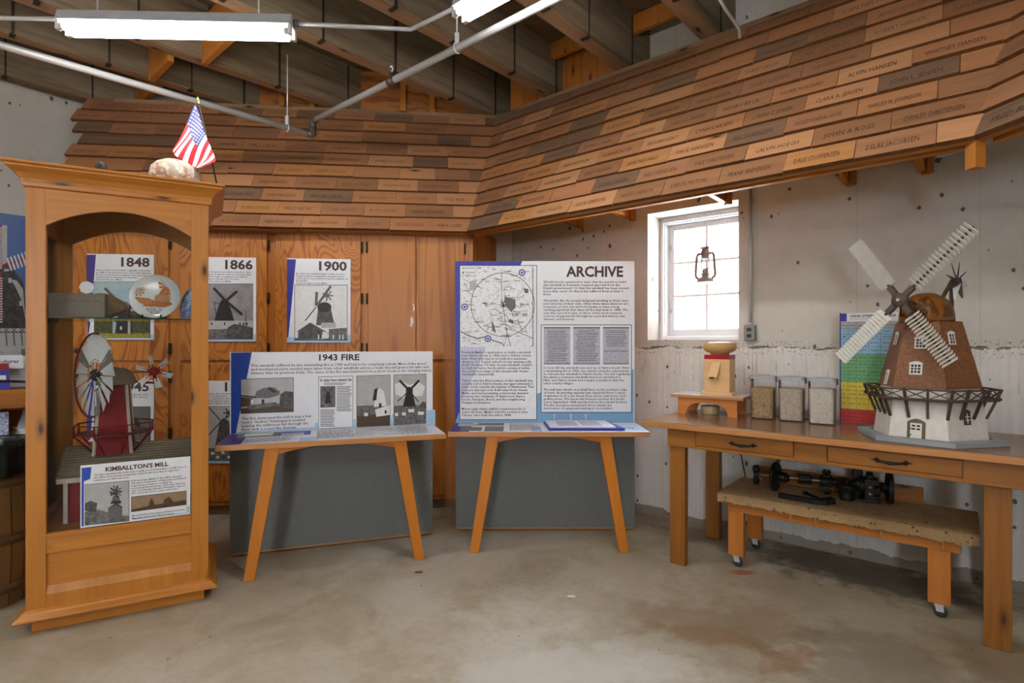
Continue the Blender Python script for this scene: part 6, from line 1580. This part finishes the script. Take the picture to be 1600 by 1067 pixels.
# openings: on face k at fraction t, height z
def on_face(k, t, z, zr, out):
    (z0, r0), (z1, r1) = zr; f = (z - z0) / (z1 - z0); r = lerp(r0, r1, f); x, y = gp_(k, t, r); a = PH0 + (k + .5) * PI / 3
    return Vector((x + math.cos(a) * out, y + math.sin(a) * out, z))
TW = ((.272, .222), (.606, .142)); BW = ((.0125, .246), (.262, .214))
def opening(k, t, z, w, h, zr, cols, rows, frm, name, arched=True, bars=None):
    a = PH0 + (k + .5) * PI / 3; e = Vector((-math.sin(a), math.cos(a), 0)); p0, p1 = on_face(k, t, z, zr, 0), on_face(k, t, z + h, zr, 0); u = (p1 - p0).normalized(); n = e.cross(u)
    Q = lambda x, y, o: p0 + e * x + u * y + n * o
    mb = MB(); bars = bars or frm
    def bx(x0, x1, y0, y1, o0, o1, m): mb.hexa([Q(x0, y0, o0), Q(x1, y0, o0), Q(x1, y0, o1), Q(x0, y0, o1), Q(x0, y1, o0), Q(x1, y1, o0), Q(x1, y1, o1), Q(x0, y1, o1)], m)
    b = .007
    bx(-w / 2, w / 2, 0, h, .0005, .0025, PH_D)
    bx(-w / 2 - b, -w / 2, -b, h + b, 0, .0035, frm); bx(w / 2, w / 2 + b, -b, h + b, 0, .0035, frm); bx(-w / 2, w / 2, -b, 0, 0, .0035, frm); bx(-w / 2, w / 2, h, h + b, 0, .0035, frm)
    if arched:
        n_ = 8; pts = [(-w / 2 - b * 1.3, h + b)] + [((-w / 2 - b * 1.3) + (w + 2.6 * b) * i / n_, h + b + .010 * math.sin(PI * i / n_)) for i in range(1, n_)] + [(w / 2 + b * 1.3, h + b)]
        for i in range(len(pts) - 1): mb.hexa([Q(pts[i][0], h + b * .4, 0), Q(pts[i + 1][0], h + b * .4, 0), Q(pts[i + 1][0], h + b * .4, .005), Q(pts[i][0], h + b * .4, .005), Q(*pts[i], 0), Q(*pts[i + 1], 0), Q(*pts[i + 1], .005), Q(*pts[i], .005)], frm)
    for c in range(1, cols): x = -w / 2 + w * c / cols; bx(x - .0018, x + .0018, 0, h, .002, .005, bars)
    for r_ in range(1, rows): y = h * r_ / rows; bx(-w / 2, w / 2, y - .0018, y + .0018, .002, .005, bars)
    return mb.build(name, wm), Q, mb
TRW = flat('white_model_trim', (222, 220, 212), .5)
# face 0 looks towards the viewer, 5 to the left, 1 to the right
opening(0, .50, .475, .038, .042, TW, 3, 3, TRW, 'model_window'); opening(0, .42, .345, .040, .044, TW, 3, 3, TRW, 'model_window')
opening(1, .38, .495, .026, .046, TW, 2, 3, TRW, 'model_window'); opening(5, .52, .495, .026, .046, TW, 2, 3, TRW, 'model_window')
opening(5, .50, .285, .026, .056, TW, 2, 3, TRW, 'model_door')
OLV = flat('olive_paint', (96, 88, 62), .6)
opening(1, .50, .105, .026, .05, BW, 2, 3, flat('dark_window_paint', (62, 56, 48), .6), 'model_window', True, TRW)
a = PH0 + .5 * PI / 3; e = Vector((-math.sin(a), math.cos(a), 0)); p0, p1 = on_face(0, .47, .016, BW, 0), on_face(0, .47, .12, BW, 0); u = (p1 - p0).normalized(); nn = e.cross(u)
Q = lambda x, y, o: p0 + e * x + u * y + nn * o
mb = MB(); pts = [(-.037, 0)] + [(-.037 + .074 * i / 10, .088 + .016 * math.sin(PI * i / 10)) for i in range(11)] + [(.037, 0)]
mb.poly([Q(x, y, .004) for x, y in pts], OLV)
for i in range(len(pts)): j = (i + 1) % len(pts); mb.poly([Q(*pts[i], 0), Q(*pts[j], 0), Q(*pts[j], .004), Q(*pts[i], .004)], OLV)
mb.poly([Q(x, y, .0055) for x, y in ((-.024, .001), (.024, .001), (.024, .082), (-.024, .082))], TRW)
for x in (-.010, .010):
    for y in (.052, .068): mb.poly([Q(x - .007, y - .004, .0065), Q(x + .007, y - .004, .0065), Q(x + .007, y + .005, .0065), Q(x - .007, y + .005, .0065)], PH_D)
for y in (.02, .05): mb.poly([Q(-.024, y, .0065), Q(-.018, y, .0065), Q(-.018, y + .006, .0065), Q(-.024, y + .006, .0065)], PH_D)
mb.build('model_door', wm)
# cap
AX = Vector((-.90, -.436, 0)).normalized(); AS = Vector((.436, -.90, 0)).normalized()
CAPW = plywood('varnished_cap', (146, 92, 32), (78, 46, 14), 7, .42, 8, 8)
prof = [(-.108, .050), (-.104, .075), (-.085, .105), (-.045, .132), (0, .142), (.045, .138), (.085, .120), (.108, .098), (.113, .085)]
mb = MB(); mi = mb.mat(CAPW); nseg = 20; rings = []
for i, (s, hh) in enumerate(prof):
    wd = .112 * math.sqrt(max(0.02, 1 - (s / .135) ** 2)) + .004; row = []
    for k in range(nseg + 1):
        th = PI * k / nseg; x = -math.cos(th) * wd; z = (math.sin(th) ** .75) * (hh + .01)
        p = AX * (s + .012) + AS * x; row.append((p.x, p.y, .607 + z))
    rings.append(mb._add(row))
for i in range(len(prof) - 1):
    for k in range(nseg): a_, b_ = rings[i], rings[i + 1]; mb._face([a_ + k, a_ + k + 1, b_ + k + 1, b_ + k], mi, [(prof[i][0], k / nseg * .3), (prof[i][0], (k + 1) / nseg * .3), (prof[i + 1][0], (k + 1) / nseg * .3), (prof[i + 1][0], k / nseg * .3)], True)
for r_ in (rings[0], rings[-1]): mb._face([r_ + k for k in range(nseg + 1)], mi, [(0, k * .1) for k in range(nseg + 1)])
mb._face([r_ for r_ in rings] + [r_ + nseg for r_ in rings[::-1]], mi, [(0, 0)] * (2 * len(rings)))
mb.build('cap', wm)
HZ = .712 ; HUB = AX * .245 + Vector((0, 0, HZ))
IRB = flat('dark_brown_hub', (86, 74, 66), .55)
mb = MB(); mb.tube([AX * .10 + Vector((0, 0, HZ - .02)), HUB], .012, DKW, 10)
ra = Vector((0, 0, 1)).rotation_difference(AX).to_matrix()
mb.lathe([(0, -.012), (.038, -.012), (.038, .012), (0, .012)], IRB, tuple(HUB), 8, ra); mb.lathe([(.009, .012), (.009, .02), (.005, .024), (0, .024)], GALV, tuple(HUB), 10, ra)
SAILS = [(45, .44), (125, .385), (225, .425), (-54, .385)]
for ang, L in SAILS:
    d = AS * math.cos(R(ang)) + Vector((0, 0, 1)) * math.sin(R(ang)); mb.bar(HUB + d * .02, HUB + d * .085, .026, .022, IRB, AX)
mb.build('sail_hub', wm)
mb = MB()
for s in (-1, 1): mb.bar(AX * .13 + AS * (.06 * s) + Vector((0, 0, .64)), HUB - AX * .02 + AS * .01 * s, .008, .012, DKW)
mb.bar(AX * .16 + Vector((0, 0, .61)), AX * .17 + Vector((0, 0, .69)), .03, .02, CAPW); mb.build('windshaft_bracket', wm)
for ang, L in SAILS:
    d = AS * math.cos(R(ang)) + Vector((0, 0, 1)) * math.sin(R(ang)); e = AX.cross(d).normalized()
    mb = MB(); mb.bar(HUB + d * .03, HUB + d * L, .012, .010, DKW, AX); mb.build('sail_arm', wm)
    n = 17; r0 = .095
    for k in range(n):
        c = HUB + d * (r0 + (L - r0) * (k + .5) / n) + AX * .008
        t_ = (d * math.cos(R(52)) + AX * math.sin(R(52))); q = e.cross(t_).normalized() * .0012; hw_, hd = .039, .0135
        mb = MB(); mb.hexa([c - e * hw_ - t_ * hd - q, c + e * hw_ - t_ * hd - q, c + e * hw_ - t_ * hd + q, c - e * hw_ - t_ * hd + q, c - e * hw_ + t_ * hd - q, c + e * hw_ + t_ * hd - q, c + e * hw_ + t_ * hd + q, c - e * hw_ + t_ * hd + q], TRW)
        mb.build('sail_slat', wm)
# fantail on its brackets
FT = AX * -.225 + Vector((0, 0, .830)); FTA = AS
mb = MB(); mb.bar(AX * -.10 + Vector((0, 0, .70)), FT, .012, .016, DKW); mb.bar(AX * -.13 + Vector((0, 0, .64)), AX * -.225 + Vector((0, 0, .645)), .012, .014, DKW); mb.bar(AX * -.225 + Vector((0, 0, .64)), FT, .014, .014, DKW)
mb.lathe([(0, -.02), (.016, -.02), (.018, 0), (.016, .02), (0, .02)], DKW, tuple(FT + FTA * .02), 10, Vector((0, 0, 1)).rotation_difference(FTA).to_matrix()); mb.build('fantail_frame', wm)
for k in range(8):
    a = 2 * PI * k / 8 + .25; d = AX * math.cos(a) + Vector((0, 0, 1)) * math.sin(a); e = FTA.cross(d); t_ = (e * .8 + FTA * .6).normalized(); q = d.cross(t_) * .001; b = FT + FTA * .025
    mb = MB(); mb.hexa([b + d * .012 - t_ * .021 - q, b + d * .012 + t_ * .021 - q, b + d * .012 + t_ * .021 + q, b + d * .012 - t_ * .021 + q, b + d * .105 - t_ * .004 - q, b + d * .105 + t_ * .004 - q, b + d * .105 + t_ * .004 + q, b + d * .105 - t_ * .004 + q], DKW if k not in (4, 6) else TIN, 2); mb.build('fantail_blade', wm)
cd = [Vector((.20, .14, .05)), Vector((.26, .12, .06)), Vector((.31, .10, .03)), Vector((.33, .10, .004)), Vector((.36, .16, .004))]
mb = MB(); mb.tube([MC + p for p in cd], .004, BLACK, 6); o = mb.build('model_lamp_cord', label='thin black cord behind the windmill model on the bench'); o['category'] = 'cord'; o.name = 'power_cord'

# ---------------- lantern, socket box, cord, stub pipe on the right wall
lw = FR.hit(1102, 441, .06); lz = lw[1]
lt = thing('oil_lantern', 'old rusty grey oil lantern hanging in front of the bright window', 'lantern', FR.world(lw[0], .06, lz), FR.a)
RUST = flat('rusty_tin', (168, 150, 140), .6, .1, var=.15, scale=40)
mb = MB(); mb.lathe([(0, 0), (.058, 0), (.062, .006), (.060, .022), (.045, .036), (.028, .042), (.026, .056), (.034, .058), (.036, .066), (0, .066)], RUST, n=24); mb.build('fuel_tank', lt)
mb = MB(); mb.lathe([(.022, .066), (.024, .09), (.018, .102), (0, .104)], RUST, n=16); mb.bar((.02, 0, .08), (.045, 0, .082), .006, .006, RUST); mb.build('burner', lt)
mb = MB(); mb.lathe([(.028, .104), (.036, .13), (.036, .155), (.030, .178)], glass('lantern_glass', (.96, .96, .96)), n=20); mb.build('globe', lt)
mb = MB(); mb.lathe([(.042, .178), (.040, .184), (.030, .19), (.032, .215), (.036, .232), (.030, .24), (.026, .258), (.040, .263), (.046, .270), (.0, .276)], RUST, n=24); mb.build('chimney', lt)
for s in (-1, 1):
    mb = MB(); mb.tube([(s * .034, 0, .222), (s * .056, 0, .222), (s * .066, 0, .205), (s * .073, 0, .12), (s * .076, 0, .06), (s * .070, 0, .04), (s * .052, 0, .03)], .0105, RUST, 10); mb.build('side_tube', lt)
mb = MB()
for s in (-1, 1): mb.tube([(s * .040, 0, .178), (s * .004, -.038, .14), (-s * .034, 0, .104)], .0018, RUST, 5)
mb.tube([(.036 * math.cos(k * .3), .036 * math.sin(k * .3), .104) for k in range(21)], .0018, RUST, 5, closed=True); mb.build('guard_wire', lt)
mb = MB(); mb.tube([(-.056, 0, .225), (-.054, 0, .30), (-.02, 0, .385), (0, 0, .40), (.02, 0, .385), (.054, 0, .30), (.056, 0, .225)], .0022, GALV, 6); mb.build('bail_handle', lt)
hk = FR.hit(1102, 350, .06)[1] - lz
mb = MB(); mb.tube([(.006, 0, .392), (0, 0, .386), (-.006, 0, .396), (0, 0, .41), (0, 0, WIN[3] - lz - .002)], .0022, GALV, 6)
o = mb.build('hanging_wire', loc=FR.world(lw[0], .06, lz), rotz=FR.a); tag(o, 'thin wire hook holding the lantern from the top of the window reveal', 'wire')
ox, oz = FR.hit(1174, 532, 0)
ob = thing('socket_box', 'grey metal socket box with two outlets and a conduit beside the window', 'socket', FR.world(ox, 0, oz), FR.a)
BOXG = flat('grey_metal_box', (138, 142, 140), .45, .5)
mb = MB(); mb.box(-.036, .036, -.055, -.001, 0, .112, BOXG); mb.build('box', ob, .004)
for z in (.034, .078):
    mb = MB(); mb.prism([(.017 * math.cos(k * PI / 8) , max(-.0135, min(.0135, .017 * math.sin(k * PI / 8))) + z) for k in range(16)], -.0585, -.0548, flat('brown_socket', (66, 64, 62), .4)); mb.box(-.008, -.006, -.059, -.0586, z - .002, z + .006, BLACK); mb.box(.006, .008, -.059, -.0586, z - .002, z + .006, BLACK); mb.build('outlet', ob)
mb = MB(); mb.tube([(0, -.026, .112), (0, -.026, .13)], .017, GALV, 12); mb.tube([(0, -.026, .13), (0, -.026, 1.12)], .0115, GALV, 12)
for z in (.5, 1.0): mb.box(-.02, .02, -.012, -.0005, z, z + .016, GALV)
mb.build('conduit', ob)
a, b = at_y(1466, 243, 2.95), at_y(1545, 220, 2.65)
mb = MB(); mb.tube([a, lerp(a, b, .5), b], .014, GALV, 12); o = mb.build('pipe_stub'); tag(o, 'short end of grey pipe poking out under the awning at the far corner', 'pipe')
p = FR.hit(1122, 690, -.02)
pts = [FB.world(.34, .77, .75), FB.world(.36, .78, .66), FB.world(.385, .79, .52), FB.world(.40, .80, .42), FB.world(.375, .79, .28), FB.world(.36, .78, .12), FB.world(.355, .77, .006), FB.world(.30, .80, .006)]
mb = MB(); mb.tube(pts, .0045, BLACK, 8); o = mb.build('power_cord'); tag(o, 'thin black cord hanging behind the left back leg of the work bench', 'cord')
# litter on the floor
for px, py, r_, m, nm, lab, ct_ in ((893, 932, .016, WHITE, 'paint_flake', 'white flake lying on the open concrete floor', 'flake'), (655, 894, .02, DECKW, 'dry_leaf', 'small dry brown leaf on the floor by the right leg of the fire exhibit', 'leaf')):
    p = at_z(px, py, 0.001); rr = random.Random(px); mb = MB()
    pts = [(p.x + r_ * (1.6 if k % 3 else 1) * math.cos(k * .785) * rr.uniform(.5, 1.2), p.y + r_ * .8 * math.sin(k * .785) * rr.uniform(.5, 1.2)) for k in range(8)]
    mb.prism(pts, .0008, .004, m, 'xy'); o = mb.build(nm); tag(o, lab, ct_)

# ================================================================== lights, pipes, conduits under the beams
FIXM = flat('fixture_enamel', (176, 178, 180), .4, .1); SOCK = flat('lamp_holder', (210, 208, 202), .4)
def fixture(c, ang, label, group=None):
    f = thing('fluorescent_light', label, 'ceiling light', c, ang, group)
    L = .605
    mb = MB(); mb.prism([(-.056, -.014), (.056, -.014), (.050, -.004), (.036, .046), (-.036, .046), (-.050, -.004)], -L, L, FIXM, 'yz', 'b'); mb.build('housing', f, .003)
    for y in (-.034, .034):
        for x in (-L + .008, L - .008):
            mb = MB(); mb.box(x - .008, x + .008, y - .014, y + .014, -.062, -.0145, SOCK); mb.build('lamp_holder', f, .002)
        mb = MB(); mb.tube([(-L + .018, y, -.045), (L - .018, y, -.045)], .0165, TUBEM, 14); mb.build('tube', f)
        for s in (-1, 1): mb = MB(); mb.tube([(s * (L - .0175), y, -.045), (s * (L - .035), y, -.045)], .0172, GALV, 14); mb.build('tube_cap', f)
    mb = MB()
    for x in (-.42, .42): mb.tube([(x, 0, .052), (x, 0, ZB - c[2] + .02)], .0045, GALV, 6)
    mb.build('hanger_rod', f)
    return f
f1c = Vector((-1.775, 2.93, 3.098)); f2a, f2d = Vector((-.275, 2.80)), (C2 - C1).normalized()
f2c = (f2a + f2d * .61).to_3d(); f2c.z = 3.098
fixture(f1c, R(2), 'lit fluorescent light hanging over the display case')
fixture(f2c, math.atan2(f2d.y, f2d.x), 'lit fluorescent light past the bent conduit, cut off by the top edge')
for k in range(6):
    a = R(48.4 - 45 * (k + 1)); c = CTR + Vector((math.cos(a), math.sin(a))) * 2.5
    fixture(Vector((c.x, c.y, 3.098)), a - PI / 2, 'lit fluorescent light of the ring behind the viewer', 'ring of ceiling lights')

e1 = at_y(489, 211, 4.25); e2 = Vector((e1.x, e1.y, at_y(489, 189, 4.25).z))
PD = -Vector((.69, .7236, 0)).normalized(); PR = f2d.to_3d().normalized()
pp = thing('sprinkler_pipe', 'grey steel pipe with an elbow running under the beams across the room', 'pipe', e1)
mb = MB(); mb.M = Matrix.Translation(-e1); mb.tube([e1 + PD * .04, e1 + PD * 4.6], .0215, GALV, 14); mb.build('lower_pipe', pp)
mb = MB(); mb.M = Matrix.Translation(-e1); mb.tube([e2 + PR * .04, e2 + PR * 4.4], .0215, GALV, 14); mb.build('upper_pipe', pp)
mb = MB(); mb.M = Matrix.Translation(-e1)
mb.tube([e1 + PD * .05, e1 + PD * .012, e1 + Vector((0, 0, .012)), e1 + Vector((0, 0, .05))], .028, GALVD, 14); mb.tube([e1 + Vector((0, 0, .0)), e2], .023, GALVD, 14); mb.tube([e2 - Vector((0, 0, .05)), e2 - Vector((0, 0, .012)), e2 + PR * .012, e2 + PR * .05], .028, GALVD, 14); mb.build('elbow_fittings', pp)
for base, dr, px, top in ((e1, PD, 449, ZB), (e2, PR, 714, ZB + .05)):
    k = (px - HX) / F; t_ = (k * base.y - base.x) / (dr.x - k * dr.y); p = base + dr * t_
    mb = MB(); mb.M = Matrix.Translation(-e1); mb.tube([p + Vector((0, 0, .03)), Vector((p.x, p.y, top))], .005, GALV, 8); mb.tube([p + Vector((0, 0, .0)) + Vector((.026 * math.cos(a) * -dr.y, .026 * math.cos(a) * dr.x, .028 * math.sin(a))) for a in [q * PI / 8 for q in range(16)]], .005, GALV, 6, closed=True); mb.box(p.x - .012, p.x + .012, p.y - .012, p.y + .012, p.z + .02, p.z + .085, GALV); mb.build('hanger', pp)
k = (612 - HX) / F; t_ = (k * e2.y - e2.x) / (PR.x - k * PR.y); p = e2 + PR * t_
mb = MB(); mb.M = Matrix.Translation(-e1); mb.tube([p - PR * .03, p + PR * .03], .029, GALVD, 14); mb.tube([p, p + Vector((0, 0, .055))], .012, GALVD, 10); mb.tube([p + Vector((0, 0, .055)), p + Vector((.008, 0, .085)), p + Vector((.0, 0, .10)), p + Vector((-.01, 0, .09))], .005, STEELW, 8); mb.build('tee_with_hook', pp)
ca = f1c + Vector((math.cos(R(2)), math.sin(R(2)), 0)) * .606 + Vector((0, 0, .015)); cb = at_z(642, 46, 3.112); cc = Vector((f2a.x, f2a.y, 3.112))
mb = MB(); mb.tube([ca, lerp(ca, cb, .97), cb, lerp(cb, cc, .06), cc], .0115, GALV, 10); mb.lathe([(.02, -.012), (.02, .012)], GALVD, tuple(ca + Vector((.012, 0, 0))), 12, Matrix.Rotation(PI / 2, 3, 'Y'))
o = mb.build('lighting_conduit'); tag(o, 'bent thin conduit joining the two lit ceiling lights', 'conduit')
ca2 = f1c - Vector((math.cos(R(2)), math.sin(R(2)), 0)) * .606 + Vector((0, 0, .015))
mb = MB(); mb.tube([ca2, ca2 + Vector((-1.6, -.03, 0))], .0115, GALV, 10); o = mb.build('lighting_conduit'); tag(o, 'thin conduit running left from the ceiling light over the display case', 'conduit')
ws = [at_y(1118, -12, 3.42), at_y(1133, 14, 3.5), at_y(1148, 35, 3.56), at_y(1155, 46, 3.60), at_y(1156, 60, 3.62)]
mb = MB(); mb.tube(ws, .010, GALV, 8); o = mb.build('lighting_conduit'); tag(o, 'thin curved conduit dropping behind the long awning near the bare concrete', 'conduit')
